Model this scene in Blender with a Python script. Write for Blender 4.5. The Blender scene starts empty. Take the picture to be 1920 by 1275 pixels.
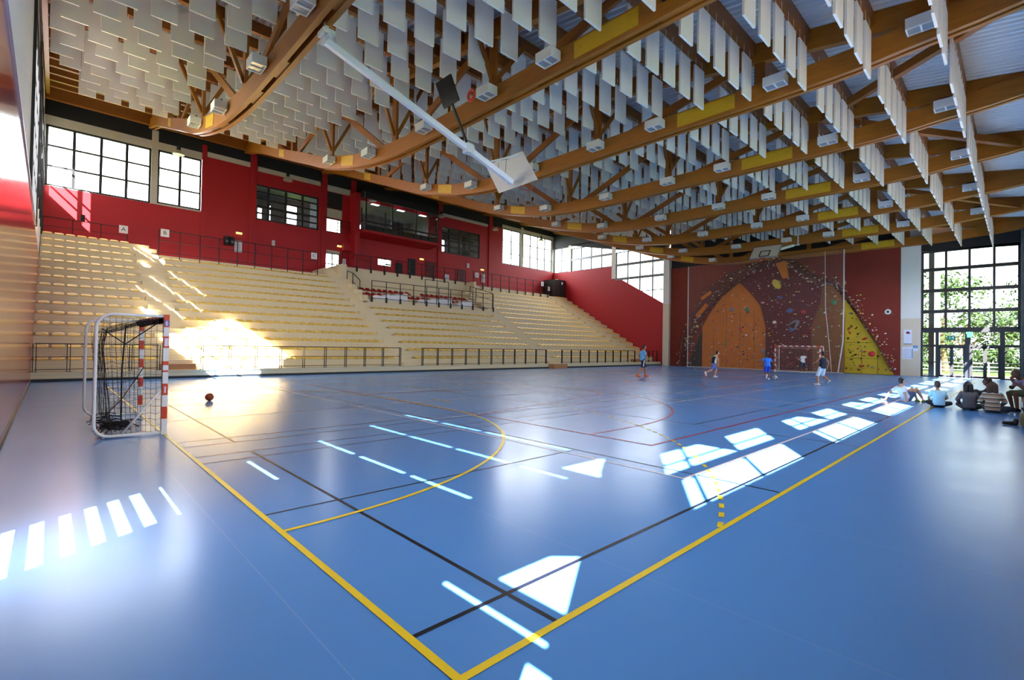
import bpy, math, random
from mathutils import Vector, Matrix, noise
PI = math.pi
rng = random.Random(7)
S = bpy.context.scene
COL = S.collection

# ------------------------------------------------------------------ camera
F_PX = 909.28
CAM = Vector((-1.447, -1.848, 1.622))
YAW, PITCH, ROLL = 0.809804, 0.013998, 0.016958
_f = Vector((math.cos(YAW) * math.cos(PITCH), math.sin(YAW) * math.cos(PITCH), math.sin(PITCH)))
_r0 = Vector((math.sin(YAW), -math.cos(YAW), 0.0))
_u0 = _r0.cross(_f)
_r = math.cos(ROLL) * _r0 + math.sin(ROLL) * _u0
_u = -math.sin(ROLL) * _r0 + math.cos(ROLL) * _u0
cam_data = bpy.data.cameras.new('camera')
cam_data.sensor_fit = 'HORIZONTAL'
cam_data.sensor_width = 36.0
cam_data.lens = F_PX / 1920.0 * 36.0
cam_data.clip_start = 0.05
cam_data.clip_end = 400
cam = bpy.data.objects.new('camera', cam_data)
COL.objects.link(cam)
M3 = Matrix((_r, _u, -_f)).transposed()
cam.matrix_world = Matrix.Translation(CAM) @ M3.to_4x4()
S.camera = cam


def project(p):
    d = Vector(p) - CAM
    z = d.dot(_f)
    if z < 0.1:
        return None
    return 960 + F_PX * d.dot(_r) / z, 637.5 - F_PX * d.dot(_u) / z, z


# ------------------------------------------------------------------ world, sun, exposure
SKY, SUN, EXPO = 6.0, 40.0, 1.55
world = bpy.data.worlds.new('world')
S.world = world
world.use_nodes = True
wn = world.node_tree
bg = wn.nodes['Background']
bg.inputs[0].default_value = (0.93, 0.97, 1.0, 1)
bg.inputs[1].default_value = SKY
sun_d = bpy.data.lights.new('sun', 'SUN')
sun_d.energy = SUN
sun_d.color = (1.0, 0.95, 0.86)
sun_d.angle = math.radians(0.53)
sun = bpy.data.objects.new('sun', sun_d)
COL.objects.link(sun)
SUN_DIR = Vector((1.0, 0.63, -1.02)).normalized()
sun.rotation_euler = SUN_DIR.to_track_quat('-Z', 'Y').to_euler()
sun.location = (-30, -20, 40)
S.view_settings.view_transform = 'Standard'
S.view_settings.look = 'None'
S.view_settings.exposure = EXPO
S.view_settings.gamma = 1.0
S.view_settings.use_curve_mapping = False
S.cycles.max_bounces = 10
S.cycles.diffuse_bounces = 5
S.cycles.glossy_bounces = 4
S.cycles.transparent_max_bounces = 24
S.cycles.sample_clamp_indirect = 8.0
S.cycles.caustics_reflective = False
S.cycles.caustics_refractive = False


def portal(loc, normal, w, h):
    """daylight portal: only guides sky sampling through a real opening, emits nothing itself"""
    d = bpy.data.lights.new('daylight_portal', 'AREA')
    d.shape = 'RECTANGLE'
    d.size, d.size_y = w, h
    d.cycles.is_portal = True
    o = bpy.data.objects.new('daylight_portal', d)
    COL.objects.link(o)
    o.location = loc
    n = Vector(normal)
    z = -n
    x = Vector((0, 0, 1)).cross(z).normalized()
    y = z.cross(x)
    o.matrix_world = Matrix.Translation(loc) @ Matrix((x, y, z)).transposed().to_4x4()


portal((-0.0 + 2.1, 38.75, 12.8), (0, -1, 0), 8.2, 4.0)
portal((39.5, 38.75, 13.0), (0, -1, 0), 8.8, 4.4)
portal((44.2, 33.9, 12.4), (-1, 0, 0), 9.5, 3.2)
portal((44.2, 26.2, 9.4), (-1, 0, 0), 6.2, 5.6)
portal((44.2, 0.65, 4.5), (-1, 0, 0), 5.0, 9.0)
portal((-2.35, 21.0, 8.5), (1, 0, 0), 5.3, 5.3)
for b in range(8):
    portal((1.0 + 5.47 * b, -2.5, 5.75), (0, 1, 0), 3.9, 2.8)

# ------------------------------------------------------------------ materials
MATS = {}


def srgb(r, g, b):
    def c(v):
        v /= 255.0
        return v / 12.92 if v <= 0.04045 else ((v + 0.055) / 1.055) ** 2.4
    return (c(r), c(g), c(b), 1.0)


def mat(name, col, rough=0.6, metal=0.0, var=0.0, scale=3.0, bump=0.0, bscale=30.0, spec=0.5, stretch=None, emit=None):
    if name in MATS:
        return MATS[name]
    m = bpy.data.materials.new(name)
    m.use_nodes = True
    nt = m.node_tree
    b = nt.nodes['Principled BSDF']
    b.inputs['Base Color'].default_value = col
    b.inputs['Roughness'].default_value = rough
    b.inputs['Metallic'].default_value = metal
    b.inputs['Specular IOR Level'].default_value = spec
    tc = None
    if var or bump:
        tc = nt.nodes.new('ShaderNodeTexCoord')
        mp = nt.nodes.new('ShaderNodeMapping')
        nt.links.new(tc.outputs['Object'], mp.inputs[0])
        if stretch:
            mp.inputs['Scale'].default_value = stretch
    if var:
        n = nt.nodes.new('ShaderNodeTexNoise')
        n.inputs['Scale'].default_value = scale
        n.inputs['Detail'].default_value = 6
        nt.links.new(mp.outputs[0], n.inputs['Vector'])
        mx = nt.nodes.new('ShaderNodeMix')
        mx.data_type = 'RGBA'
        mx.inputs[6].default_value = tuple(c * (1 - var) for c in col[:3]) + (1,)
        mx.inputs[7].default_value = tuple(min(1, c * (1 + var)) for c in col[:3]) + (1,)
        nt.links.new(n.outputs['Fac'], mx.inputs[0])
        nt.links.new(mx.outputs[2], b.inputs['Base Color'])
    if bump:
        n2 = nt.nodes.new('ShaderNodeTexNoise')
        n2.inputs['Scale'].default_value = bscale
        n2.inputs['Detail'].default_value = 4
        nt.links.new(mp.outputs[0], n2.inputs['Vector'])
        bp = nt.nodes.new('ShaderNodeBump')
        bp.inputs['Strength'].default_value = bump
        bp.inputs['Distance'].default_value = 0.02
        nt.links.new(n2.outputs['Fac'], bp.inputs['Height'])
        nt.links.new(bp.outputs[0], b.inputs['Normal'])
    if emit:
        b.inputs['Emission Color'].default_value = emit[0]
        b.inputs['Emission Strength'].default_value = emit[1]
    MATS[name] = m
    return m


def glass(name='window_glass', refl=0.07, tint=(1, 1, 1, 1)):
    m = bpy.data.materials.new(name)
    m.use_nodes = True
    nt = m.node_tree
    nt.nodes.remove(nt.nodes['Principled BSDF'])
    out = nt.nodes['Material Output']
    t = nt.nodes.new('ShaderNodeBsdfTransparent')
    t.inputs[0].default_value = tint
    g = nt.nodes.new('ShaderNodeBsdfGlossy')
    g.inputs['Roughness'].default_value = 0.02
    mx = nt.nodes.new('ShaderNodeMixShader')
    mx.inputs[0].default_value = refl
    nt.links.new(t.outputs[0], mx.inputs[1])
    nt.links.new(g.outputs[0], mx.inputs[2])
    nt.links.new(mx.outputs[0], out.inputs[0])
    return m


GLASS = glass()
TINT2 = glass('end_glass', 0.06, (0.5, 0.52, 0.53, 1))  # tint added to soften the daylight glare on the floor
TINTED = glass('tinted_glass', 0.06, (0.25, 0.27, 0.265, 1))  # tint added to dim the bright outdoors and its floor reflection
BOOTH_GLASS = glass('booth_glass', 0.10, (0.75, 0.8, 0.85, 1))
WOOD = mat('glulam', srgb(160, 97, 18), 0.45, var=0.34, scale=2.0, stretch=(9, 0.7, 9))
WOOD_X = mat('glulam_cross', srgb(134, 76, 12), 0.5, var=0.28, scale=2.0, stretch=(0.7, 9, 9))
WOOD_END = mat('beam_wood', srgb(142, 82, 14), 0.5, var=0.25, scale=2.0)
YPLATE = mat('yellow_plate', srgb(205, 160, 20), 0.5, var=0.15, scale=8)
DECK = mat('metal_deck', srgb(206, 206, 206), 0.42, metal=0.3, var=0.06, scale=0.8)
WHITE = mat('baffle_white', srgb(234, 231, 224), 0.7, var=0.03, scale=2)
WHITEPAINT = mat('white_paint', srgb(228, 228, 224), 0.4)
WHITEWALL = mat('white_wall', srgb(222, 220, 214), 0.8, var=0.03, scale=1)
BEIGEWALL = mat('beige_wall', srgb(216, 200, 176), 0.7, var=0.04, scale=1)
LINTEL = mat('pale_concrete', srgb(196, 190, 178), 0.8, var=0.06, scale=2)
DARK = mat('dark_panel', srgb(22, 23, 27), 0.7, var=0.1, scale=1)
DARKROOM = mat('room_grey', srgb(150, 152, 156), 0.8, var=0.06)
BLACK = mat('black_steel', srgb(22, 22, 24), 0.45, metal=0.3)
BLACKM = mat('matt_black', srgb(18, 18, 20), 0.6)
FRAME = mat('window_frame', srgb(30, 31, 36), 0.5)
RED = mat('red_wall', srgb(172, 18, 32), 0.55, var=0.06, scale=0.6)
REDGLOSS = mat('red_gloss_panel', srgb(150, 22, 30), 0.16, var=0.06, scale=0.6, spec=0.8)
SEATY = mat('yellow_seat', srgb(236, 198, 92), 0.42)
SEATR = mat('red_seat', srgb(170, 24, 30), 0.42)
SHEET = mat('white_sheet', srgb(236, 236, 242), 0.7)
RUST = mat('climbing_board', srgb(124, 40, 24), 0.75, var=0.16, scale=1.2)
ORANGE = mat('climbing_orange', srgb(206, 112, 10), 0.7, var=0.22, scale=1.6, bump=0.3)
MAROON = mat('climbing_maroon', srgb(92, 16, 22), 0.75, var=0.25, scale=1.6, bump=0.3)
BROWN = mat('climbing_brown', srgb(128, 78, 26), 0.75, var=0.3, scale=1.2, bump=0.3)
YELLOWC = mat('climbing_yellow', srgb(196, 166, 30), 0.7, var=0.22, scale=1.6, bump=0.3)
ROCK = mat('rock_rim', srgb(92, 46, 38), 0.9, var=0.5, scale=3.5, bump=1.0, bscale=6)
NETW = mat('net_cord_pale', srgb(190, 160, 150), 0.8)
NETB = mat('net_cord_black', srgb(18, 18, 22), 0.8)
GOALRED = mat('goal_red', srgb(205, 62, 22), 0.4)
STEPWOOD = mat('step_wood', srgb(176, 122, 76), 0.6, var=0.15, scale=4)
GRASS = mat('grass_ground', srgb(72, 92, 28), 0.95, var=0.4, scale=0.5)
PAVE = mat('pale_path', srgb(112, 108, 100), 0.9, var=0.06)
LEAF = mat('leaves', srgb(54, 80, 26), 0.7, var=0.35, scale=0.8)
BARK = mat('bark', srgb(120, 96, 72), 0.9, var=0.2)
LAMPGLASS = mat('lamp_glass', srgb(150, 156, 160), 0.15, spec=0.8)
GREY = mat('grey_metal', srgb(120, 122, 126), 0.4, metal=0.6)
PAPER = mat('paper', srgb(228, 228, 238), 0.8)
INK = mat('ink_black', srgb(30, 30, 34), 0.8)


def bleacher_mat():
    m = mat('bleacher_boards', srgb(222, 206, 170), 0.6, var=0.06, scale=1.5, stretch=(0.4, 3, 6))
    nt = m.node_tree
    b = nt.nodes['Principled BSDF']
    tc = nt.nodes.new('ShaderNodeTexCoord')
    sep = nt.nodes.new('ShaderNodeSeparateXYZ')
    nt.links.new(tc.outputs['Object'], sep.inputs[0])
    md = nt.nodes.new('ShaderNodeMath'); md.operation = 'MODULO'; md.inputs[1].default_value = 0.122
    nt.links.new(sep.outputs[2], md.inputs[0])
    lt = nt.nodes.new('ShaderNodeMath'); lt.operation = 'LESS_THAN'; lt.inputs[1].default_value = 0.010
    nt.links.new(md.outputs[0], lt.inputs[0])
    src = b.inputs['Base Color'].links[0].from_socket
    mx = nt.nodes.new('ShaderNodeMix'); mx.data_type = 'RGBA'
    mx.inputs[7].default_value = srgb(194, 176, 142)
    nt.links.new(lt.outputs[0], mx.inputs[0])
    nt.links.new(src, mx.inputs[6])
    nt.links.new(mx.outputs[2], b.inputs['Base Color'])
    return m


BEIGE = bleacher_mat()


def floor_mat():
    m = bpy.data.materials.new('sports_floor')
    m.use_nodes = True
    nt = m.node_tree
    L = nt.links
    b = nt.nodes['Principled BSDF']
    tc = nt.nodes.new('ShaderNodeTexCoord')
    n1 = nt.nodes.new('ShaderNodeTexNoise'); n1.inputs['Scale'].default_value = 0.35; n1.inputs['Detail'].default_value = 2
    L.new(tc.outputs['Object'], n1.inputs['Vector'])
    mx = nt.nodes.new('ShaderNodeMix'); mx.data_type = 'RGBA'
    mx.inputs[6].default_value = srgb(86, 146, 216)
    mx.inputs[7].default_value = srgb(86, 146, 216)
    L.new(n1.outputs['Fac'], mx.inputs[0])
    # small dark scuffs
    n2 = nt.nodes.new('ShaderNodeTexNoise'); n2.inputs['Scale'].default_value = 16.0; n2.inputs['Detail'].default_value = 4
    L.new(tc.outputs['Object'], n2.inputs['Vector'])
    gt = nt.nodes.new('ShaderNodeMapRange'); gt.inputs[1].default_value = 0.745; gt.inputs[2].default_value = 0.78
    gt.inputs[4].default_value = 0.55
    L.new(n2.outputs['Fac'], gt.inputs[0])
    mx2 = nt.nodes.new('ShaderNodeMix'); mx2.data_type = 'RGBA'
    mx2.inputs[7].default_value = srgb(30, 44, 70)
    L.new(gt.outputs[0], mx2.inputs[0]); L.new(mx.outputs[2], mx2.inputs[6])
    # sheet joints every 2 m across the hall
    sep = nt.nodes.new('ShaderNodeSeparateXYZ'); L.new(tc.outputs['Object'], sep.inputs[0])
    ad = nt.nodes.new('ShaderNodeMath'); ad.operation = 'ADD'; ad.inputs[1].default_value = 40.35
    L.new(sep.outputs[0], ad.inputs[0])
    md = nt.nodes.new('ShaderNodeMath'); md.operation = 'MODULO'; md.inputs[1].default_value = 2.0
    L.new(ad.outputs[0], md.inputs[0])
    lt = nt.nodes.new('ShaderNodeMath'); lt.operation = 'LESS_THAN'; lt.inputs[1].default_value = 0.006
    L.new(md.outputs[0], lt.inputs[0])
    sc = nt.nodes.new('ShaderNodeMath'); sc.operation = 'MULTIPLY'; sc.inputs[1].default_value = 0.35
    L.new(lt.outputs[0], sc.inputs[0])
    mx3 = nt.nodes.new('ShaderNodeMix'); mx3.data_type = 'RGBA'; mx3.inputs[7].default_value = srgb(150, 175, 215)
    L.new(sc.outputs[0], mx3.inputs[0]); L.new(mx2.outputs[2], mx3.inputs[6])
    L.new(mx3.outputs[2], b.inputs['Base Color'])
    n3 = nt.nodes.new('ShaderNodeTexNoise'); n3.inputs['Scale'].default_value = 0.9; n3.inputs['Detail'].default_value = 2
    L.new(tc.outputs['Object'], n3.inputs['Vector'])
    mr = nt.nodes.new('ShaderNodeMapRange'); mr.inputs[3].default_value = 0.20; mr.inputs[4].default_value = 0.28
    L.new(n3.outputs['Fac'], mr.inputs[0]); L.new(mr.outputs[0], b.inputs['Roughness'])
    n4 = nt.nodes.new('ShaderNodeTexNoise'); n4.inputs['Scale'].default_value = 1.6; n4.inputs['Detail'].default_value = 3
    mp = nt.nodes.new('ShaderNodeMapping'); mp.inputs['Scale'].default_value = (1.6, 0.5, 1)
    L.new(tc.outputs['Object'], mp.inputs[0]); L.new(mp.outputs[0], n4.inputs['Vector'])
    bp = nt.nodes.new('ShaderNodeBump'); bp.inputs['Strength'].default_value = 0.15; bp.inputs['Distance'].default_value = 0.01
    L.new(n4.outputs['Fac'], bp.inputs['Height']); L.new(bp.outputs[0], b.inputs['Normal'])
    b.inputs['Specular IOR Level'].default_value = 0.42
    return m


FLOOR = floor_mat()

# ------------------------------------------------------------------ mesh builder


class MB:
    def __init__(s):
        s.v = []; s.f = []; s.mi = []; s.m = 0

    def quad(s, *p):
        n = len(s.v); s.v += [tuple(q) for q in p]
        s.f.append(tuple(range(n, n + len(p)))); s.mi.append(s.m)

    def box(s, x0, x1, y0, y1, z0, z1):
        n = len(s.v)
        s.v += [(x0, y0, z0), (x1, y0, z0), (x1, y1, z0), (x0, y1, z0), (x0, y0, z1), (x1, y0, z1), (x1, y1, z1), (x0, y1, z1)]
        for q in ((0, 3, 2, 1), (4, 5, 6, 7), (0, 1, 5, 4), (1, 2, 6, 5), (2, 3, 7, 6), (3, 0, 4, 7)):
            s.f.append(tuple(n + i for i in q)); s.mi.append(s.m)
        return s

    def bar(s, a, b, w, h=None, up=(0, 0, 1)):
        """rectangular bar from a to b, w sideways, h along up"""
        h = w if h is None else h
        a, b = Vector(a), Vector(b)
        d = (b - a).normalized(); up = Vector(up)
        if abs(d.dot(up)) > 0.98:
            up = Vector((1, 0, 0))
        x = d.cross(up).normalized(); y = x.cross(d)
        n = len(s.v)
        for p in (a, b):
            for i, j in ((-1, -1), (1, -1), (1, 1), (-1, 1)):
                s.v.append(tuple(p + x * (w / 2 * i) + y * (h / 2 * j)))
        for q in ((0, 1, 2, 3), (7, 6, 5, 4), (0, 4, 5, 1), (1, 5, 6, 2), (2, 6, 7, 3), (3, 7, 4, 0)):
            s.f.append(tuple(n + i for i in q)); s.mi.append(s.m)
        return s

    def tube(s, pts, r, n=10, cap=True, radii=None):
        pts = [Vector(p) for p in pts]
        base = len(s.v); prev = None
        for i, p in enumerate(pts):
            d = (pts[min(i + 1, len(pts) - 1)] - pts[max(i - 1, 0)]).normalized()
            if prev is None:
                ref = Vector((0, 0, 1)) if abs(d.z) < 0.9 else Vector((1, 0, 0))
                x = d.cross(ref).normalized()
            else:
                x = (prev - d * prev.dot(d)).normalized()
            prev = x; y = d.cross(x)
            rr = radii[i] if radii else r
            for k in range(n):
                a = 2 * PI * k / n
                s.v.append(tuple(p + x * (math.cos(a) * rr) + y * (math.sin(a) * rr)))
        for i in range(len(pts) - 1):
            for k in range(n):
                a = base + i * n + k; b = base + i * n + (k + 1) % n
                s.f.append((a, b, b + n, a + n)); s.mi.append(s.m)
        if cap:
            s.f.append(tuple(base + k for k in reversed(range(n)))); s.mi.append(s.m)
            s.f.append(tuple(base + (len(pts) - 1) * n + k for k in range(n))); s.mi.append(s.m)
        return s

    def capsule(s, a, b, ra, rb, n=12):
        a, b = Vector(a), Vector(b); d = b - a
        L = d.length
        if L < 1e-5:
            d = Vector((0, 0, 1))
        else:
            d /= L
        pts = []; rad = []
        for t in (-1, -0.92, -0.7, -0.38, 0):
            pts.append(a + d * (t * ra)); rad.append(max(1e-4, ra * math.sqrt(max(0, 1 - t * t))))
        for t in (0, 0.38, 0.7, 0.92, 1):
            pts.append(b + d * (t * rb)); rad.append(max(1e-4, rb * math.sqrt(max(0, 1 - t * t))))
        if L < 1e-5:
            pts.pop(5); rad.pop(5)
        return s.tube(pts, 1, n, True, rad)

    def ellipsoid(s, c, rx, ry, rz, n=16, m=10, ax=None):
        base = len(s.v); c = Vector(c)
        X, Y, Z = ax if ax else (Vector((1, 0, 0)), Vector((0, 1, 0)), Vector((0, 0, 1)))
        for i in range(m + 1):
            t = PI * i / m
            for k in range(n):
                a = 2 * PI * k / n
                st = max(math.sin(t), 1e-3)
                s.v.append(tuple(c + X * (rx * st * math.cos(a)) + Y * (ry * st * math.sin(a)) + Z * (-rz * math.cos(t))))
        for i in range(m):
            for k in range(n):
                a = base + i * n + k; b = base + i * n + (k + 1) % n
                s.f.append((a, b, b + n, a + n)); s.mi.append(s.m)
        s.f.append(tuple(base + k for k in reversed(range(n)))); s.mi.append(s.m)
        s.f.append(tuple(base + m * n + k for k in range(n))); s.mi.append(s.m)
        return s

    def prism(s, poly, e):
        """poly: list of 3D points (planar), extruded by vector e"""
        n = len(s.v); k = len(poly); e = Vector(e)
        s.v += [tuple(p) for p in poly] + [tuple(Vector(p) + e) for p in poly]
        s.f.append(tuple(range(n, n + k))); s.mi.append(s.m)
        s.f.append(tuple(range(n + 2 * k - 1, n + k - 1, -1))); s.mi.append(s.m)
        for i in range(k):
            j = (i + 1) % k
            s.f.append((n + j, n + i, n + k + i, n + k + j)); s.mi.append(s.m)
        return s

    def loft(s, rings, cap=True):
        base = len(s.v); k = len(rings[0])
        for r in rings:
            s.v += [tuple(p) for p in r]
        for i in range(len(rings) - 1):
            for j in range(k):
                a = base + i * k + j; b = base + i * k + (j + 1) % k
                s.f.append((a, b, b + k, a + k)); s.mi.append(s.m)
        if cap:
            s.f.append(tuple(base + j for j in reversed(range(k)))); s.mi.append(s.m)
            s.f.append(tuple(base + (len(rings) - 1) * k + j for j in range(k))); s.mi.append(s.m)
        return s

    def mesh(s, name, mats, org=(0, 0, 0), smooth=False):
        me = bpy.data.meshes.new(name)
        o = Vector(org)
        me.from_pydata([tuple(Vector(p) - o) for p in s.v], [], s.f)
        if not isinstance(mats, (list, tuple)):
            mats = [mats]
        for m in mats:
            me.materials.append(m)
        if len(mats) > 1:
            me.polygons.foreach_set('material_index', s.mi)
        if smooth:
            me.polygons.foreach_set('use_smooth', [True] * len(me.polygons))
        me.update()
        return me

    def obj(s, name, mats, parent=None, org=None, smooth=False, world=True):
        """link as one mesh object; points are given in world space unless world=False"""
        if org is None:
            org = parent_org(parent) if (parent and world) else (0, 0, 0)
        o = bpy.data.objects.new(name, s.mesh(name, mats, org, smooth))
        COL.objects.link(o)
        if parent:
            o.parent = parent
        elif world:
            o.location = org
        return o


def parent_org(p):
    v = Vector((0, 0, 0))
    while p:
        v += Vector(p.location); p = p.parent
    return v


def thing(name, label, cat, loc=(0, 0, 0), rotz=0.0, group=None):
    o = bpy.data.objects.new(name, None)
    COL.objects.link(o)
    o.empty_display_size = 0.2
    o.location = loc; o.rotation_euler = (0, 0, rotz)
    o['label'] = label; o['category'] = cat
    if group:
        o['group'] = group
    return o


def tag(o, label, cat, group=None, kind=None):
    o['label'] = label; o['category'] = cat
    if group:
        o['group'] = group
    if kind:
        o['kind'] = kind
    return o


def struct(o):
    o['kind'] = 'structure'
    return o


def dup(root, loc, label, group=None, rotz=None):
    r = root.copy(); COL.objects.link(r); r.location = loc
    if rotz is not None:
        r.rotation_euler = (0, 0, rotz)
    r['label'] = label
    if group:
        r['group'] = group
    for ch in list(root.children):
        c = ch.copy(); COL.objects.link(c); c.parent = r
        for g in list(ch.children):
            d = g.copy(); COL.objects.link(d); d.parent = c
    return r


ORD = ['first', 'second', 'third', 'fourth', 'fifth', 'sixth', 'seventh', 'eighth', 'ninth', 'tenth', 'eleventh', 'twelfth', 'thirteenth',
       'fourteenth', 'fifteenth', 'sixteenth', 'seventeenth', 'eighteenth', 'nineteenth', 'twentieth', 'twenty-first', 'twenty-second',
       'twenty-third', 'twenty-fourth', 'twenty-fifth']


def wall_cells(mb, axis, pos, t, a0, a1, z0, z1, holes):
    """wall panel with rectangular holes; axis 'x' = plane x=pos (a is y), 'y' = plane y=pos (a is x)"""
    A = sorted({a0, a1, *[min(max(h[i], a0), a1) for h in holes for i in (0, 1)]})
    Z = sorted({z0, z1, *[min(max(h[i], z0), z1) for h in holes for i in (2, 3)]})
    for zi in range(len(Z) - 1):
        zc = (Z[zi] + Z[zi + 1]) / 2
        run = None
        for ai in range(len(A) - 1):
            ac = (A[ai] + A[ai + 1]) / 2
            solid = not any(h[0] < ac < h[1] and h[2] < zc < h[3] for h in holes)
            if solid and run is None:
                run = A[ai]
            if run is not None and (not solid or ai == len(A) - 2):
                e = A[ai + 1] if solid else A[ai]
                if axis == 'x':
                    mb.box(pos, pos + t, run, e, Z[zi], Z[zi + 1])
                else:
                    mb.box(run, e, pos, pos + t, Z[zi], Z[zi + 1])
                run = None


WIN_N = [0]


def window(axis, pos, a0, a1, z0, z1, cols, rows, fw=0.07, gl=True, mat_f=None, mull=None, glassm=None):
    """glazed frame standing in plane pos; mull overrides the thickness of inner bars"""
    WIN_N[0] += 1
    mf = mat_f or FRAME
    mw = mull or fw * 0.8
    A = cols if isinstance(cols, (list, tuple)) else [a0 + (a1 - a0) * i / cols for i in range(1, cols)]
    Z = rows if isinstance(rows, (list, tuple)) else [z0 + (z1 - z0) * i / rows for i in range(1, rows)]
    mb = MB()

    def bx(al, ah, zl, zh, d0=-0.05, d1=0.07):
        if axis == 'x':
            mb.box(pos + d0, pos + d1, al, ah, zl, zh)
        else:
            mb.box(al, ah, pos + d0, pos + d1, zl, zh)
    bx(a0, a0 + fw, z0, z1); bx(a1 - fw, a1, z0, z1)
    bx(a0, a1, z0, z0 + fw); bx(a0, a1, z1 - fw, z1)
    for a in A:
        bx(a - mw / 2, a + mw / 2, z0, z1, -0.045, 0.065)
    for z in Z:
        bx(a0, a1, z - mw * 0.35, z + mw * 0.35, -0.04, 0.06)
    fr = struct(mb.obj('window_%d' % WIN_N[0], mf))
    if gl:
        g = MB()
        if axis == 'x':
            g.quad((pos, a0, z0), (pos, a1, z0), (pos, a1, z1), (pos, a0, z1))
        else:
            g.quad((a0, pos, z0), (a1, pos, z0), (a1, pos, z1), (a0, pos, z1))
        struct(g.obj('pane', glassm or GLASS, fr))
    return fr


XL, XE, YB, YR = -1.95, 43.9, 38.5, -2.3


def roof_z(y):                                                       # top of the rafters = underside of the deck
    return 10.8 + 0.155 * y


# ------------------------------------------------------------------ floor and markings
mb = MB(); mb.quad((XL - 0.3, YR - 0.2, 0), (44.2, YR - 0.2, 0), (44.2, 24.3, 0), (XL - 0.3, 24.3, 0))
floor = struct(mb.obj('floor', FLOOR))


def marks(name, m, z, segs):
    mb = MB(); zb = z
    for si, s in enumerate(segs):
        z = zb + (si % 6) * 0.00013
        if s[0] == 'l':
            _, x0, y0, x1, y1, w = s
            d = Vector((x1 - x0, y1 - y0, 0)).normalized(); nrm = Vector((-d.y, d.x, 0)) * w / 2
            a = Vector((x0, y0, z)); b = Vector((x1, y1, z))
            mb.quad(a - nrm, b - nrm, b + nrm, a + nrm)
        else:
            _, cx, cy, r, t0, t1, w, dash = s
            n = max(4, int(abs(t1 - t0) * r / 0.075)); step = 2 * PI
            for i in range(n):
                if dash and (i // 2) % 2:
                    continue
                ta = t0 + (t1 - t0) * i / n; tb = t0 + (t1 - t0) * (i + 1) / n
                c = []
                for t, rr in ((ta, r - w / 2), (tb, r - w / 2), (tb, r + w / 2), (ta, r + w / 2)):
                    c.append((cx + rr * math.cos(t), cy + rr * math.sin(t), z))
                mb.quad(*c)
    o = struct(mb.obj(name, m, floor))
    return o


def rect(x0, y0, x1, y1, w):
    return [('l', x0, y0 + w / 2, x1, y0 + w / 2, w), ('l', x0, y1 - w / 2, x1, y1 - w / 2, w), ('l', x0 + w / 2, y0, x0 + w / 2, y1, w), ('l', x1 - w / 2, y0, x1 - w / 2, y1, w)]


YL = mat('line_yellow', srgb(240, 210, 40), 0.35)
BL = mat('line_black', srgb(14, 16, 34), 0.35)
WL = mat('line_white', srgb(226, 222, 230), 0.35)
RL = mat('line_red', srgb(168, 24, 48), 0.35)
seg = rect(0, 0, 40, 20, 0.05) + [('l', 20, 0, 20, 20, 0.05)]
for gx, sg in ((0.0, 1), (40.0, -1)):
    a = 0 if sg > 0 else PI
    seg += [('a', gx, 8.5, 5.975, a, a - sg * PI / 2, 0.05, 0), ('a', gx, 11.5, 5.975, a, a + sg * PI / 2, 0.05, 0), ('l', gx + sg * 5.975, 8.5, gx + sg * 5.975, 11.5, 0.05)]
    th = math.acos(8.5 / 8.975) if True else 0
    tm = PI / 2 - th
    seg += [('a', gx, 8.5, 8.975, a, a - sg * (math.asin(8.45 / 8.975)), 0.05, 1), ('a', gx, 11.5, 8.975, a, a + sg * (math.asin(8.45 / 8.975)), 0.05, 1)]
    seg += [('l', gx + sg * 7, 9.5, gx + sg * 7, 10.5, 0.05)]
marks('yellow_handball_lines', YL, 0.0050, seg)
seg = []
for x0 in (0.0, 13.3 + 0.3, 27.0):
    for y0 in (0.0, 6.95, 13.9):
        x1, y1 = x0 + 13.4, y0 + 6.1
        if y0 > 0 or x0 > 0:
            seg += [('l', x0, y0, x1, y0, 0.03)]
        seg += [('l', x0 + 0.05, y1, x1, y1, 0.03), ('l', x0 + 0.05, y0 + 0.48, x1, y0 + 0.48, 0.035), ('l', x0, y1 - 0.46, x1, y1 - 0.46, 0.03),
                ('l', x0 + 0.76, y0 + 0.03, x0 + 0.76, y1, 0.035), ('l', x1 - 0.76, y0, x1 - 0.76, y1, 0.03), ('l', x0 + 4.66, y0, x0 + 4.66, y1, 0.03), ('l', x1 - 4.66, y0, x1 - 4.66, y1, 0.03),
                ('l', x0, y0 + 3.05, x0 + 4.66, y0 + 3.05, 0.03), ('l', x1 - 4.66, y0 + 3.05, x1, y0 + 3.05, 0.03), ('l', x1, y0, x1, y1, 0.03)]
marks('black_badminton_lines', BL, 0.0020, seg)
seg = []
for x0 in (4.34, 15.5, 26.66):
    seg += rect(x0, 1.05, x0 + 9, 19.05, 0.045) + [('l', x0, 7.05, x0 + 9, 7.05, 0.045), ('l', x0, 13.05, x0 + 9, 13.05, 0.045), ('l', x0, 10.05, x0 + 9, 10.05, 0.045)]
seg += rect(11.0, 5.5, 29.0, 14.5, 0.045)
marks('white_volleyball_lines', WL, 0.0030, seg)
seg = rect(5.9, 2.42, 34.1, 17.58, 0.05) + [('l', 20, 2.42, 20, 17.58, 0.05), ('a', 20, 10, 1.8, 0, 2 * PI, 0.05, 0)]
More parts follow.
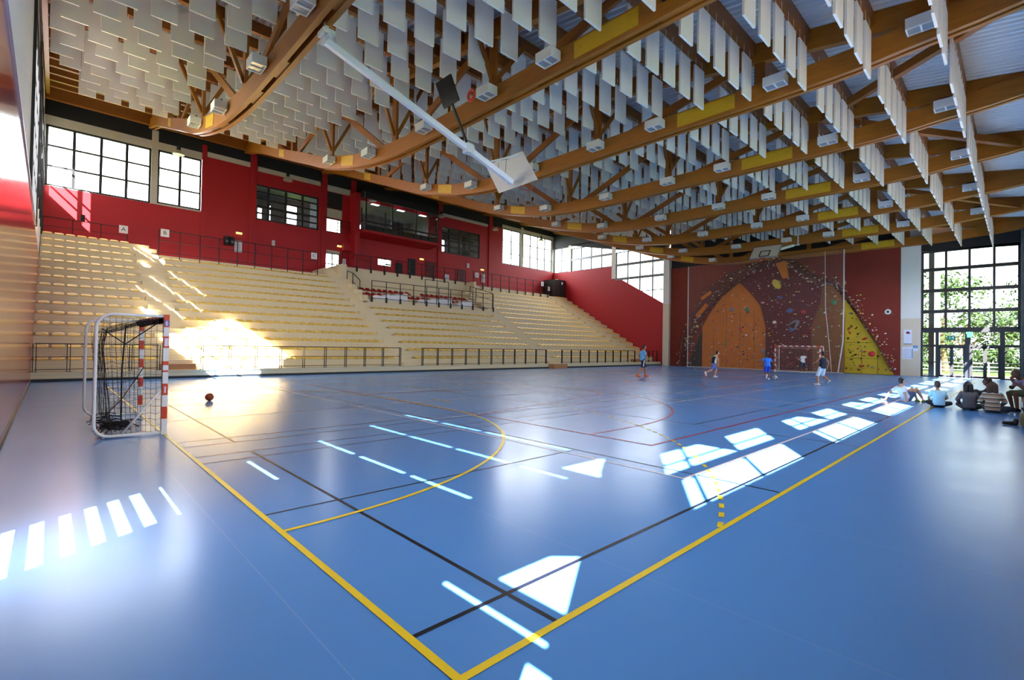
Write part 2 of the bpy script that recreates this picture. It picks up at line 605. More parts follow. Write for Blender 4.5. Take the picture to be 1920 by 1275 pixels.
for gx, sg in ((5.9, 1), (34.1, -1)):
    a = 0 if sg > 0 else PI
    seg += [('l', gx, 3.72, gx + sg * 1.57, 3.72, 0.05), ('l', gx, 16.28, gx + sg * 1.57, 16.28, 0.05), ('a', gx + sg * 1.57, 10, 6.28, a - PI / 2, a + PI / 2, 0.05, 0),
            ('l', gx, 7.0, gx + sg * 5.8, 8.2, 0.05), ('l', gx, 13.0, gx + sg * 5.8, 11.8, 0.05), ('l', gx + sg * 5.8, 8.2, gx + sg * 5.8, 11.8, 0.05), ('a', gx + sg * 5.8, 10, 1.8, a - PI / 2, a + PI / 2, 0.05, 0)]
marks('red_basketball_lines', RL, 0.0040, seg)

# ------------------------------------------------------------------ wall_left (glossy red panels below, white above)
mb = MB()
slits = []
for z0, z1 in ((0.06, 0.17), (0.25, 0.36), (0.42, 0.54), (0.61, 0.72), (0.79, 0.91), (0.97, 1.09), (1.16, 1.28), (1.44, 1.485)):
    slits.append((2.67, 3.83, z0, z1))
for z, ys in ((2.53, ((-1.66, -0.7), (2.66, 3.84))), (3.85, ((-0.2, 0.98), (1.13, 2.35), (2.55, 3.84))),
              (5.27, ((-1.24, -0.43), (-0.24, 1.02), (1.14, 2.42), (2.54, 3.85))), (6.65, ((-1.07, -0.4), (-0.21, 1.01), (1.17, 2.41), (2.61, 3.85)))):
    for y0, y1 in ys:
        slits.append((y0, y1, z, z + 0.055))
tri = [(-1.72, -1.1, 2.87, 3.61), (-1.70, -1.08, 5.66, 6.60), (-1.74, -1.56, 2.2, 2.38)]  # unseen openings, shaped to throw the cut-off sun patches on the floor
lower = [s for s in slits + tri if s[3] < 5.85]
upper = [s for s in slits + tri if s[3] >= 5.85] + [(18.5, 23.65, 5.95, 11.0), (24.5, 28.7, 8.47, 8.54), (24.6, 29.5, 9.9, 9.97), (26.0, 29.4, 11.37, 11.44),
                                                    (25.3, 26.5, 7.05, 7.5), (30.6, 31.3, 10.5, 10.8), (31.0, 33.2, 11.9, 12.2), (30.9, 33.3, 11.5, 11.56), (37.05, 38.38, 10.5, 13.6)]
upper = [(a, b, max(c, 5.85), d) for a, b, c, d in upper]
lower = [(a, b, c, min(d, 5.85)) for a, b, c, d in lower] + [(-1.70, -1.08, 5.66, 5.85)]
wall_cells(mb, 'x', XL - 0.03, 0.03, YR, YB, 0.0, 5.85, lower)
wall_left = struct(mb.obj('wall_left', REDGLOSS))
mb = MB()
wall_cells(mb, 'x', XL - 0.06, 0.03, YR, YB + 0.2, 5.85, 17.2, upper)
mb.prism([(XL - 0.04, -1.11, 2.87), (XL - 0.04, -1.47, 3.45), (XL - 0.04, -1.73, 3.62), (XL - 0.04, -1.09, 3.62)], (0.02, 0, 0))  # unseen filler trims the opening to the outline of its sun patch
mb.prism([(XL - 0.06, -1.08, 5.66), (XL - 0.06, -1.69, 6.60), (XL - 0.06, -1.07, 6.60)], (0.02, 0, 0))  # unseen filler, slants the sun patch of the higher opening
struct(mb.obj('upper_wall_panel', WHITEWALL, wall_left))
mb = MB(); mb.box(XL - 0.07, XL + 0.035, 5.0, 23.4, 5.82, 5.87)
struct(mb.obj('sill', WHITEPAINT, wall_left))
mb = MB(); mb.box(XL - 0.02, XL + 0.02, YR, 23.4, 0.0, 0.09)
struct(mb.obj('baseboard_left', BLACKM))
window('x', XL - 0.05, 18.5, 23.65, 5.95, 11.0, 4, 4, 0.08, mull=0.06)
window('x', XL - 0.05, 37.05, 38.38, 10.5, 13.6, [37.43], [11.9], 0.03, mull=0.09)
# window ribbon of framed panels that stands proud of the upper wall
mb = MB()
for y in (17.2, 24.0, 26.4, 28.8, 31.2, 33.6, 36.0):
    mb.box(XL - 0.02, XL + 0.05, y, y + 0.09, 5.9 if y < 24.2 else 7.5, 13.0)
for z in (11.1, 13.0):
    mb.box(XL - 0.02, XL + 0.05, 17.2, 38.3, z, z + 0.09)
struct(mb.obj('window_bars', FRAME, wall_left))

# ------------------------------------------------------------------ wall_right (out of the frame, windows in every bay)
mb = MB(); holes = []; fill = []
for b in range(8):
    o = 5.47 * b
    holes += [(-1.07 + o, 2.56 + o, 4.46, 5.44), (-1.40 + o, 2.56 + o, 5.87, 6.97)]
holes = [(max(h[0], XL + 0.05), min(h[1], XE - 0.05), h[2], h[3]) for h in holes]
wall_cells(mb, 'y', YR - 0.03, 0.03, XL - 0.06, XE + 0.3, 0.0, 11.2, holes)
wall_right = struct(mb.obj('wall_right', WHITEWALL))
mb = MB()
for b in range(8):
    o = 5.47 * b
    for x in (-0.735, 0.915):
        mb.box(x + o - 0.045, x + o + 0.045, YR - 0.03, YR, 4.46, 6.97)
    mb.box(-1.4 + o, 2.56 + o, YR - 0.03, YR, 6.25, 6.33)
    mb.prism([(0.95 + o, YR - 0.03, 5.87), (0.86 + o, YR - 0.03, 5.87), (-0.19 + o, YR - 0.03, 6.97), (0.95 + o, YR - 0.03, 6.97)], (0, 0.03, 0))  # unseen filler panel added to cut the sun patch diagonally
struct(mb.obj('window_bars', FRAME, wall_right))
mb = MB()
for b in range(8):
    o = 5.47 * b
    mb.quad((-1.07 + o, YR - 0.015, 4.46), (2.56 + o, YR - 0.015, 4.46), (2.56 + o, YR - 0.015, 6.97), (-1.07 + o, YR - 0.015, 6.97))
struct(mb.obj('panes', GLASS, wall_right))

# ------------------------------------------------------------------ wall_back
backh = [(-1.9, 3.22, 10.85, 14.55), (3.58, 6.13, 10.95, 14.60), (9.35, 14.5, 11.05, 13.75), (15.1, 16.5, 11.1, 12.25), (15.1, 16.4, 7.6, 9.55),
         (17.6, 25.4, 11.3, 14.4), (26.65, 31.92, 11.05, 13.7), (35.3, 38.1, 11.0, 15.0), (38.55, 43.6, 11.0, 15.0), (20.0, 21.35, 8.9, 9.45)]
mb = MB()
wall_cells(mb, 'y', YB, 0.22, XL - 0.3, 6.3, 7.4, 10.84, backh)
wall_cells(mb, 'y', YB, 0.22, 6.3, 35.2, 0.0, 15.0, backh)
wall_cells(mb, 'y', YB, 0.22, 35.2, XE + 0.3, 7.4, 10.98, backh)
for x in (9.3, 14.75, 17.3, 26.5, 33.2):
    mb.box(x - 0.02, x + 0.42, YB - 0.10, YB, 7.6, 15.9)
mb.box(6.13, 6.42, YB - 0.06, YB, 7.6, 15.7)
wall_back = struct(mb.obj('wall_back', RED))
mb = MB()
wall_cells(mb, 'y', YB, 0.22, XL - 0.3, 6.13, 10.84, 15.1, backh)
wall_cells(mb, 'y', YB, 0.22, 35.2, XE + 0.3, 10.98, 15.4, backh)
mb.box(3.22, 3.58, YB - 0.06, YB, 10.84, 15.8)
mb.box(38.1, 38.55, YB - 0.06, YB, 10.98, 15.6)
mb.box(6.45, 9.25, YB - 0.05, YB, 14.9, 15.25); mb.box(9.8, 14.6, YB - 0.05, YB, 14.75, 15.1); mb.box(27.0, 33.0, YB - 0.05, YB, 14.7, 15.0)
mb.box(15.15, 17.2, YB - 0.05, YB, 14.5, 15.0)
struct(mb.obj('pale_lintel', LINTEL, wall_back))
mb = MB(); mb.box(XL - 0.3, XE + 0.3, YB + 0.02, YB + 0.2, 15.0, 17.2)
mb.box(15.12, 16.5, YB - 0.03, YB, 13.1, 14.45)
struct(mb.obj('dark_band', DARK, wall_back))
mb = MB(); mb.box(15.12, 16.5, YB - 0.03, YB, 12.3, 13.05)
struct(mb.obj('recess_panel', LINTEL, wall_back))
window('y', YB + 0.1, -1.9, 3.22, 10.85, 14.55, 4, 3, 0.12, mull=0.15)
window('y', YB + 0.1, 3.58, 6.13, 10.95, 14.60, 2, 3, 0.12, mull=0.15)
window('y', YB + 0.1, 35.3, 38.1, 11.0, 15.0, 2, 3, 0.09, mull=0.10)
window('y', YB + 0.1, 38.55, 43.6, 11.0, 15.0, 4, 3, 0.09, mull=0.12)
window('y', YB + 0.1, 9.35, 14.5, 11.05, 13.75, 4, 5, 0.12, mull=0.16, glassm=BOOTH_GLASS)
window('y', YB + 0.1, 26.65, 31.92, 11.05, 13.7, 4, 4, 0.12, mull=0.14, glassm=BOOTH_GLASS)
window('y', YB + 0.1, 15.1, 16.5, 11.1, 12.25, [16.2], 4, 0.06)
mb = MB(); mb.box(XL, XE, 37.7, 37.98, 15.85, 16.64)
struct(mb.obj('eave_beam', WOOD_X))

# glazed landing door at the head of the aisle
dr = MB()
for x in (15.1, 15.72, 16.34):
    dr.box(x, x + 0.07, YB + 0.05, YB + 0.12, 7.6, 9.3)
dr.box(15.1, 16.4, YB + 0.05, YB + 0.12, 8.35, 8.43); dr.box(15.1, 16.4, YB + 0.05, YB + 0.12, 9.23, 9.3)
door_1 = struct(dr.obj('door_1', FRAME))
mb = MB(); mb.quad((15.1, YB + 0.09, 7.6), (16.4, YB + 0.09, 7.6), (16.4, YB + 0.09, 9.25), (15.1, YB + 0.09, 9.25))
struct(mb.obj('pane', GLASS, door_1))
mb = MB(); mb.box(15.1, 16.4, YB + 0.02, YB + 0.2, 9.3, 9.55)
struct(mb.obj('door_head', LINTEL, door_1))

# rooms behind the inner windows
mb = MB()
rh0 = [(9.85, 10.15, 11.1, 12.0), (10.6, 10.78, 11.1, 12.3), (11.9, 12.75, 11.05, 12.7), (14.0, 14.4, 11.1, 12.3), (15.0, 16.6, 11.0, 12.35), (15.0, 16.5, 7.7, 9.6), (17.7, 18.3, 11.5, 12.2), (20.8, 21.5, 11.5, 12.1), (22.0, 23.0, 11.5, 11.9), (24.6, 25.0, 11.5, 11.8), (26.8, 27.3, 11.1, 12.4), (20.0, 21.4, 8.9, 9.5)]
rh = [(a + (a + 1.45) * 0.1166, b_ + (b_ + 1.45) * 0.1166, c + (c - 1.62) * 0.1166, d + (d - 1.62) * 0.1166) for a, b_, c, d in rh0]
wall_cells(mb, 'y', 43.2, 0.15, 8.9, 33.2, 7.3, 15.2, rh)
mb.box(8.75, 8.9, YB + 0.2, 43.3, 7.3, 15.2); mb.box(33.2, 33.35, YB + 0.2, 43.3, 7.3, 15.2)
mb.box(14.75, 14.9, YB + 0.2, 41.0, 7.3, 15.2); mb.box(26.1, 26.25, YB + 0.2, 43.3, 7.3, 15.2)
mb.box(8.75, 33.35, YB + 0.2, 43.3, 14.5, 14.65); mb.box(8.75, 33.35, YB + 0.2, 43.3, 10.4, 10.5); mb.box(8.75, 33.35, YB + 0.2, 43.3, 7.3, 7.4)
struct(mb.obj('wall_back_rooms', DARKROOM))
mb = MB()
for x in (10.1, 11.3, 12.7, 19.5, 22.0, 27.9, 29.6):
    mb.box(x, x + 0.08, 41.0, 41.1, 10.5, 14.5)
mb.box(9.0, 14.7, 41.0, 41.1, 12.6, 12.7); mb.box(26.3, 33.1, 41.0, 41.1, 12.4, 12.5); mb.box(26.3, 33.1, 41.0, 41.1, 13.3, 13.38)
struct(mb.obj('trim_1', DARK))

# viewing booth that overhangs the stands
mb = MB()
YF = 36.8
mb.box(17.85, 25.35, YF, YF + 0.1, 14.15, 14.75)
for x in (17.85, 20.36, 22.83, 25.26):
    mb.box(x, x + 0.1, YF, YF + 0.1, 11.45, 14.2)
mb.box(17.85, 25.35, YF, YF + 0.1, 12.12, 12.25); mb.box(17.85, 25.35, YF, YF + 0.1, 11.42, 11.52)
for x in (17.6, 25.3):
    mb.box(x, x + 0.08, YF, YB, 12.12, 12.25); mb.box(x, x + 0.08, YF, YB, 14.2, 14.75); mb.box(x, x + 0.08, YF, YB, 11.42, 11.52)
mb.box(17.6, 25.4, YF, YB, 14.7, 14.8)
booth = struct(mb.obj('window_booth', FRAME))
mb = MB()
mb.quad((17.9, YF + 0.05, 11.5), (25.3, YF + 0.05, 11.5), (25.3, YF + 0.05, 14.2), (17.9, YF + 0.05, 14.2))
for x in (17.64, 25.34):
    mb.quad((x, YF, 11.5), (x, YB, 11.5), (x, YB, 14.2), (x, YF, 14.2))
struct(mb.obj('pane', BOOTH_GLASS, booth))
mb = MB()
mb.prism([(17.6, YF - 0.02, 11.42), (17.6, YF - 0.02, 11.22), (17.6, 37.7, 11.08), (17.6, YB, 11.0), (17.6, YB, 11.42)], (7.82, 0, 0))
mb.box(17.15, 17.6, 37.3, YB, 7.5, 14.6)
mb.box(16.5, 17.2, 37.9, YB, 9.6, 10.2)
struct(mb.obj('soffit', RED, booth))
for x in (19.0, 21.6, 24.0):
    mb = MB(); mb.box(x, x + 0.7, 37.9, 38.2, 14.1, 14.14)
    struct(mb.obj('trim_%d' % (2 + int(x) % 7), mat('ceiling_tube', (1, 1, 1, 1), emit=((1, 0.97, 0.9, 1), 2))))
mb = MB(); mb.box(18.0, 25.2, 37.2, 37.75, 11.5, 12.0); mb.box(21.0, 22.2, 37.9, 38.3, 11.5, 12.9)
struct(mb.obj('booth_counter', DARK, booth))

# ------------------------------------------------------------------ wall_end
mb = MB()
# red lower wall below the stepped sill
prof = [(YB + 0.2, 7.3), (YB + 0.2, 10.85), (29.25, 10.75), (29.25, 9.42), (28.35, 9.12), (23.2, 6.2), (23.2, 0.0), (38.7, 0.0)]
mb.prism([(XE, y, z) for y, z in prof], (0.22, 0, 0))
wall_end = struct(mb.obj('wall_end', RED))
mb = MB()
mb.box(XE + 0.01, XE + 0.2, 23.2, YB + 0.2, 13.9, 17.2)
mb.prism([(XE + 0.01, 36.0, 14.0), (XE + 0.01, 23.2, 11.4), (XE + 0.01, 23.2, 14.0)], (0.19, 0, 0))
mb.box(XE + 0.05, XE + 0.25, 4.2, 22.7, 0, 14.6)
mb.prism([(XE + 0.01, 3.13, 8.98), (XE + 0.01, YR, 8.75), (XE + 0.01, YR, 10.0), (XE + 0.01, 3.13, 10.2)], (0.2, 0, 0))
struct(mb.obj('dark_panel', DARK, wall_end))
mb = MB()
mb.box(XE, XE + 0.22, YR, 4.3, 10.0, 10.75)
for y0, y1, z0 in ((35.65, 36.05, 10.8), (29.25, 29.75, 9.4)):
    mb.box(XE - 0.05, XE + 0.2, y0, y1, z0, 14.0)
struct(mb.obj('pale_band', WHITEWALL, wall_end))
mb = MB(); mb.box(XE - 0.1, XE + 0.25, 3.13, 4.27, 4.17, 11.6)
p = struct(mb.obj('pillar', WHITEWALL))
mb = MB(); mb.box(XE - 0.1, XE + 0.25, 3.13, 4.27, 0.0, 4.17)
struct(mb.obj('lower_facing', BEIGEWALL, p))
mb = MB(); mb.box(XE - 0.45, XE + 0.1, 22.55, 23.2, 6.2, 11.9)
p = struct(mb.obj('pillar', WHITEWALL))
mb = MB(); mb.box(XE - 0.45, XE + 0.1, 22.55, 23.2, 0.0, 6.2)
struct(mb.obj('lower_facing', BEIGEWALL, p))
window('x', XE + 0.1, 36.05, 38.45, 10.82, 13.9, 2, [12.3], 0.10, glassm=TINT2)
window('x', XE + 0.1, 29.75, 35.65, 10.78, 13.6, 4, [12.2], 0.10, mull=0.12, glassm=TINT2)
f3 = window('x', XE + 0.1, 23.2, 29.25, 6.2, 12.3, 4, [7.8, 9.3, 10.85], 0.10, mull=0.12, glassm=TINT2)
mb = MB()
for z in (9.3, 10.85):
    mb.box(XE - 0.02, XE + 0.2, 23.2, 29.3, z - 0.13, z + 0.13)
mb.box(XE - 0.02, XE + 0.2, 29.7, 35.7, 12.1, 12.34)
struct(mb.obj('transom', GREY, f3))
mb = MB(); mb.box(XE, XE + 0.25, YR - 0.1, -1.83, 0, 11.2)
struct(mb.obj('end_pier', WHITEWALL, wall_end))

# glazed entrance front
D = window('x', XE + 0.06, -1.83, 3.12, 3.35, 8.95, [-0.61, 0.59, 1.79], [4.62, 6.1, 7.6], 0.13, mull=0.13, glassm=TINTED)
mb = MB()
for z in (4.62, 6.1, 7.6, 3.25):
    mb.box(XE - 0.06, XE + 0.16, -1.83, 3.12, z - 0.11, z + 0.11)
struct(mb.obj('transom', FRAME, D))
mb = MB()
for y0, y1 in ((3.02, 3.13), (2.16, 2.32), (0.52, 0.80), (-1.12, -0.89), (-1.86, -1.78)):
    mb.box(XE - 0.05, XE + 0.14, y0, y1, 0, 3.2)
mb.box(XE, XE + 0.1, -1.83, 3.12, 2.14, 2.28)
for y0, y1 in ((2.32, 3.02), (-1.78, -1.12)):
    mb.box(XE, XE + 0.1, y0, y1, 1.02, 1.08); mb.box(XE, XE + 0.1, y0, y1, 0.0, 0.08)
door_2 = struct(mb.obj('door_2', FRAME))
for y0, y1 in ((1.48, 2.16), (0.80, 1.48), (-0.18, 0.52), (-0.89, -0.18)):
    mb = MB()
    mb.box(XE + 0.01, XE + 0.09, y0, y0 + 0.09, 0.02, 2.14); mb.box(XE + 0.01, XE + 0.09, y1 - 0.09, y1, 0.02, 2.14)
    mb.box(XE + 0.01, XE + 0.09, y0, y1, 0.02, 0.14); mb.box(XE + 0.01, XE + 0.09, y0, y1, 2.04, 2.14); mb.box(XE + 0.01, XE + 0.09, y0, y1, 1.0, 1.06)
    lf = struct(mb.obj('door_leaf', FRAME, door_2))
    mb = MB(); mb.box(XE - 0.04, XE, (y0 + y1) / 2 - 0.25, (y0 + y1) / 2 + 0.25, 1.0, 1.05)
    struct(mb.obj('push_bar', GREY, lf))
mb = MB(); mb.quad((XE + 0.06, -1.83, 0.05), (XE + 0.06, 3.12, 0.05), (XE + 0.06, 3.12, 3.2), (XE + 0.06, -1.83, 3.2))
struct(mb.obj('pane', TINTED, door_2))

# ------------------------------------------------------------------ ceiling: corrugated deck, cross beams
mb = MB()
pitch = 0.25; n = int((46.6) / pitch)
y0, y1 = YR - 0.6, 39.4
prev = None
xs = []
for i in range(n + 1):
    x = -2.4 + i * pitch
    xs += [(x, 0.0), (x + 0.08, 0.0), (x + 0.125, 0.09), (x + 0.205, 0.09)]
base = len(mb.v)
for x, dz in xs:
    mb.v += [(x, y0, roof_z(y0) + dz), (x, y1, roof_z(y1) + dz)]
for i in range(len(xs) - 1):
    mb.f.append((2 * i, 2 * i + 1, 2 * i + 3, 2 * i + 2)); mb.mi.append(0)
mb.box(-2.6, 44.6, y0, y0 + 0.01, roof_z(y0), roof_z(y0) + 0.2)
mb.quad((-2.6, y0, roof_z(y0) + 0.25), (44.6, y0, roof_z(y0) + 0.25), (44.6, y1, roof_z(y1) + 0.25), (-2.6, y1, roof_z(y1) + 0.25))
ceiling = struct(mb.obj('ceiling', DECK))
PUR = [-0.5 + 1.53 * i for i in range(26)]
for y in PUR + [-2.1]:
    if y > 37.6:
        continue
    mb = MB(); z = roof_z(y)
    mb.box(XL, 44.0, y - 0.085, y + 0.085, z - 0.42, z - 0.01)
    struct(mb.obj('ceiling_beam', WOOD_X))
mb = MB()
mb.prism([(XL + 0.02, YR, roof_z(YR) - 0.6), (XL + 0.02, 38.4, roof_z(38.4) - 0.6), (XL + 0.02, 38.4, roof_z(38.4)), (XL + 0.02, YR, roof_z(YR))], (0.16, 0, 0))
struct(mb.obj('ceiling_beam', WOOD))

# ------------------------------------------------------------------ roof trusses
CH = [(-2.15, 9.80), (-1, 9.66), (0, 9.60), (1, 9.50), (2, 9.45), (4.3, 9.42), (8, 9.42), (12, 9.42), (14.6, 9.44), (16.2, 9.50), (17.8, 9.65), (19.5, 9.90), (21, 10.22), (22.5, 10.58), (24, 11.0),
      (26.6, 11.95), (28.5, 12.60), (30.3, 13.24), (33, 14.2), (35.5, 15.07), (38.2, 15.75)]


def chord_z(y):
    for (a, za), (b, zb) in zip(CH, CH[1:]):
        if a <= y <= b:
            return za + (zb - za) * (y - a) / (b - a)
    return CH[0][1] if y < 0 else CH[-1][1]


CD = 0.62
TX = [3.2 + 5.77 * k for k in range(8)]
NODES = [3.9, 10.2, 16.5, 22.9, 28.7]


def truss(name, label):
    r = thing(name, label, 'roof truss', (0, 0, 0), 0, 'curved timber roof trusses')
    for s in (-1, 1):                                                # twin laminated chords with a gap between
        mb = MB()
        xa, xb = (0.06, 0.2) if s > 0 else (-0.2, -0.06)
        ys = [CH[0][0] + (CH[-1][0] - CH[0][0]) * i / 80 for i in range(81)]
        rings = []
        for y in ys:
            z = chord_z(y)
            rings.append([(xa, y, z), (xb, y, z), (xb, y, z + CD), (xa, y, z + CD)])
        mb.loft(rings); mb.obj('bottom_chord', WOOD, r)
    for y0 in (0.4, 3.0, 5.6, 8.2, 12.3, 14.6, 18.6, 21.2, 24.8, 27.0):
        z0, z1 = chord_z(y0), chord_z(y0 + 1.1)
        mb = MB(); mb.bar((0, y0, z0 + 0.3), (0, y0 + 1.1, z1 + 0.3), 0.12, 0.5)
        mb.obj('packing_block', WOOD, r)
    mb = MB()
    mb.prism([(-0.11, YR + 0.1, roof_z(YR + 0.1) - 0.62), (-0.11, 38.2, roof_z(38.2) - 0.62), (-0.11, 38.2, roof_z(38.2) - 0.01), (-0.11, YR + 0.1, roof_z(YR + 0.1) - 0.01)], (0.22, 0, 0))
    mb.obj('top_chord', WOOD, r)
    for y in NODES:
        mb = MB(); mb.box(-0.055, 0.055, y - 0.16, y + 0.16, chord_z(y) + 0.15, roof_z(y) - 0.55)
        mb.obj('post', WOOD_END, r)
    for yb, yt in ((15.9, 10.6), (17.0, 22.5), (28.1, 23.4), (29.3, 33.2), (9.7, 4.3)):
        mb = MB(); mb.bar((0, yb, chord_z(yb) + 0.35), (0, yt, roof_z(yt) - 0.55), 0.11, 0.27)
        mb.obj('diagonal_strut', WOOD_END, r)
    for y in (10.2, 16.5, 22.9):
        for s in (-1, 1):
            mb = MB(); mb.bar((s * 0.05, y, chord_z(y) + 0.95), (s * 1.15, y - 0.3, roof_z(y - .3) - 0.42), 0.10, 0.14)
            mb.obj('knee_brace', WOOD_END, r)
    for y0, y1 in ((4.6, 6.6), (20.0, 21.3), (29.6, 30.5)):
        mb = MB()
        mb.prism([(-0.215, y0, chord_z(y0) + 0.10), (-0.215, y1, chord_z(y1) + 0.10), (-0.215, y1, chord_z(y1) + 0.57), (-0.215, y0, chord_z(y0) + 0.57)], (0.02, 0, 0))
        o = mb.obj('joint_plate', YPLATE, r); o['label'] = 'yellow perforated plate on the beam'
    return r


T0 = truss('roof_truss', 'curved timber roof truss, nearest of the eight, above the small goal')
TL = ['second roof truss from the near wall, above the white basketball arm', 'third curved roof truss from the near wall, behind the backboard', 'fourth curved roof truss counting from the near wall',
      'fifth curved roof truss counting from the near wall', 'sixth curved roof truss counting from the near wall', 'seventh curved roof truss, second from the climbing wall', 'last curved roof truss, right above the climbing wall']
T0.location = (TX[0], 0, 0)
for k in range(1, 8):
    dup(T0, (TX[k], 0, 0), TL[k - 1])
# diagonal braces in the roof plane along the window side
for (k0, ya, k1, yb) in ((2, -1.9, 3, 3.6), (4, -1.9, 3, 3.6), (6, -1.9, 5, 3.6), (0, -1.9, 1, 3.6)):
    mb = MB()
    mb.bar((TX[k0], ya, roof_z(ya) - 0.52), (TX[k1], yb, roof_z(yb) - 0.50), 0.20, 0.26)
    struct(mb.obj('ceiling_brace', WOOD_END))

# ------------------------------------------------------------------ floodlights on the trusses


def floodlight(label):
    r = thing('floodlight', label, 'floodlight', (0, 0, 0), 0, 'white box floodlights on the trusses')
    mb = MB()
    hx, hy, hz = 0.20, 0.30, 0.14
    mb.box(-hx, hx, -hy, hy, -0.02, hz); mb.box(-hx, hx, -hy, -hy + 0.03, -hz, 0); mb.box(-hx, hx, hy - 0.03, hy, -hz, 0)
    mb.box(-hx, -hx + 0.03, -hy, hy, -hz, 0); mb.box(hx - 0.03, hx, -hy, hy, -hz, 0); mb.box(-hx, hx, -0.02, 0.02, -hz, 0)
    mb.obj('housing', WHITEPAINT, r)
    mb = MB(); mb.box(-hx + 0.03, hx - 0.03, -hy + 0.03, hy - 0.03, -hz + 0.03, -hz + 0.04)
    mb.obj('glass_cover', LAMPGLASS, r)
    mb = MB(); mb.bar((0, -0.12, hz), (0.06, -0.12, hz + 0.1), 0.03); mb.bar((0, 0.12, hz), (0.06, 0.12, hz + 0.1), 0.03); mb.bar((0.05, -0.14, hz + 0.1), (0.05, 0.14, hz + 0.1), 0.04); mb.box(0.02, 0.24, -0.03, 0.03, hz + 0.07, hz + 0.12)
    mb.obj('bracket', BLACK, r)
    return r


LY = [22.2, 18.0, 13.6, 10.0, 7.35, 3.3, -0.1]
L0 = None
TN = ['nearest', 'second', 'third', 'fourth', 'fifth', 'sixth', 'seventh', 'last']
for k in range(8):
    for i, y in enumerate(LY):
        if k == 7 and i > 1:
            continue
        loc = (TX[k] - 0.45, y, chord_z(y) + 0.36)
        lab = 'white box floodlight, %s from the stands on the %s roof truss from the near wall' % (ORD[i], TN[k])
        if k == 7:
            lab = 'white box floodlight, %s from the stands on the truss above the climbing wall' % ORD[i]
        if L0 is None:
            L0 = floodlight(lab); L0.location = loc
        else:
            dup(L0, loc, lab)

# ------------------------------------------------------------------ hanging acoustic baffles
BW, BH, BT = 0.66, 1.28, 0.055
mb = MB(); mb.box(-BW / 2, BW / 2, -BT / 2, BT / 2, 0, BH)
for x in (-0.22, 0.22):
    mb.box(x - 0.004, x + 0.004, -0.004, 0.004, BH, BH + 0.3)
baffle_me = mb.mesh('baffle', WHITE)
cells = []
ROWS = [-0.57 + 1.53 * i for i in range(21)]
for k in range(-1, 7):
    x0 = TX[k] if k >= 0 else TX[0] - 5.77
    for r, y in enumerate(ROWS):
        for i in range(5):
            x = x0 + 1.08 + 0.98 * i if k >= 0 else -1.36 + 0.98 * i + (0.27 if r % 2 else 0.0)
            if k < 0 and i == 0 and r >= 18:
                continue
            z = 8.80 + 0.162 * y
            q = project((x, y, z + 0.6))
            vis = q is not None and -60 < q[0] < 1980 and -90 < q[1] < 1300
            cells.append((q[2] if vis else 999, x, y, z, k + 1, r, i))
cells.sort(key=lambda c: c[0])
rest = MB()
for j, (d, x, y, z, k, r, i) in enumerate(cells):
    if j < 300 and d < 900:
        o = bpy.data.objects.new('acoustic_baffle', baffle_me); COL.objects.link(o)
        o.location = (x, y, z)
        tag(o, 'white baffle, bay %s from the near wall, %s row from the window side, %s panel' % (['one', 'two', 'three', 'four', 'five', 'six', 'seven', 'eight'][k], ORD[r], ORD[i]), 'acoustic panel', 'hanging acoustic baffles')
    else:
        rest.box(x - BW / 2, x + BW / 2, y - BT / 2, y + BT / 2, z, z + BH)
        for dx in (-0.22, 0.22):
            rest.box(x + dx - 0.004, x + dx + 0.004, y - 0.004, y + 0.004, z + BH, z + BH + 0.3)
o = rest.obj('acoustic_baffles', WHITE)
tag(o, 'white acoustic baffles hanging in rows further down the hall', 'acoustic panels', kind='stuff')
# ------------------------------------------------------------------ grandstand (part of the building)
TY0, TP, TZ0, TR = 24.4, 0.84, 0.78, 0.488


def tread(k):
    return TZ0 + TR * k


def front(k):
    return TY0 + TP * k


mb = MB()
mb.box(XL, XE, 23.6, YB, 0.10, 0.36)
mb.box(XL, XE, 23.56, 23.66, 0.335, 0.36)
for k in range(15):
    segs = [(XL, XE)]
    if k >= 8:
        segs = [(XL, 15.35), (27.6, XE)]
    if k >= 13:
        segs = [(XL, 2.95), (14.1, 15.35), (28.5, XE)] if k == 13 else [(XL, 2.95), (14.1, 15.35), (40.6, XE)]
    for a, b in segs:
        mb.box(a, b, front(k), YB, tread(k) - TR if k else 0.3, tread(k))
WZ = 7.61
mb.box(2.95, 14.1, 35.45, YB, 6.3, 7.0)                               # parapet behind the second block
mb.box(28.5, 40.6, 36.15, YB, 6.9, 7.75)
mb.box(15.35, 28.5, 36.3, YB, 4.6, 7.95)                             # high wall behind the seats of honour
mb.box(15.35, 27.6, 31.15, 36.4, 4.0, 4.95)
mb.box(15.35, 27.6, 33.0, 36.4, 4.9, 5.40); mb.box(15.35, 27.6, 34.0, 36.4, 5.3, 5.85)
mb.box(15.0, 15.4, 34.9, YB, 5.8, 7.9); mb.box(28.3, 28.6, 34.9, YB, 5.8, 7.9)
for a, b in ((2.15, 3.3), (14.15, 15.2), (27.25, 28.35), (40.7, 41.65)):   # half steps in the aisles
    for k in range(15):
        if 27 < a < 28 and k > 13:
            continue
        mb.box(a, b, front(k) - 0.40, front(k) + 0.05, tread(k) - TR, tread(k) - TR / 2)
for i in range(4):                                                   # side steps beside the seats of honour
    mb.box(14.95, 15.4, 31.3 + 0.84 * i, 33 + .84 * i, 4.8 + 0.45 * i, 5.25 + 0.45 * i)
stand = struct(mb.obj('grandstand', BEIGE))
mb = MB(); mb.box(XL, XE, 23.62, 24.0, 0.0, 0.10)
struct(mb.obj('baseboard_stand', BLACKM))

# ------------------------------------------------------------------ seats


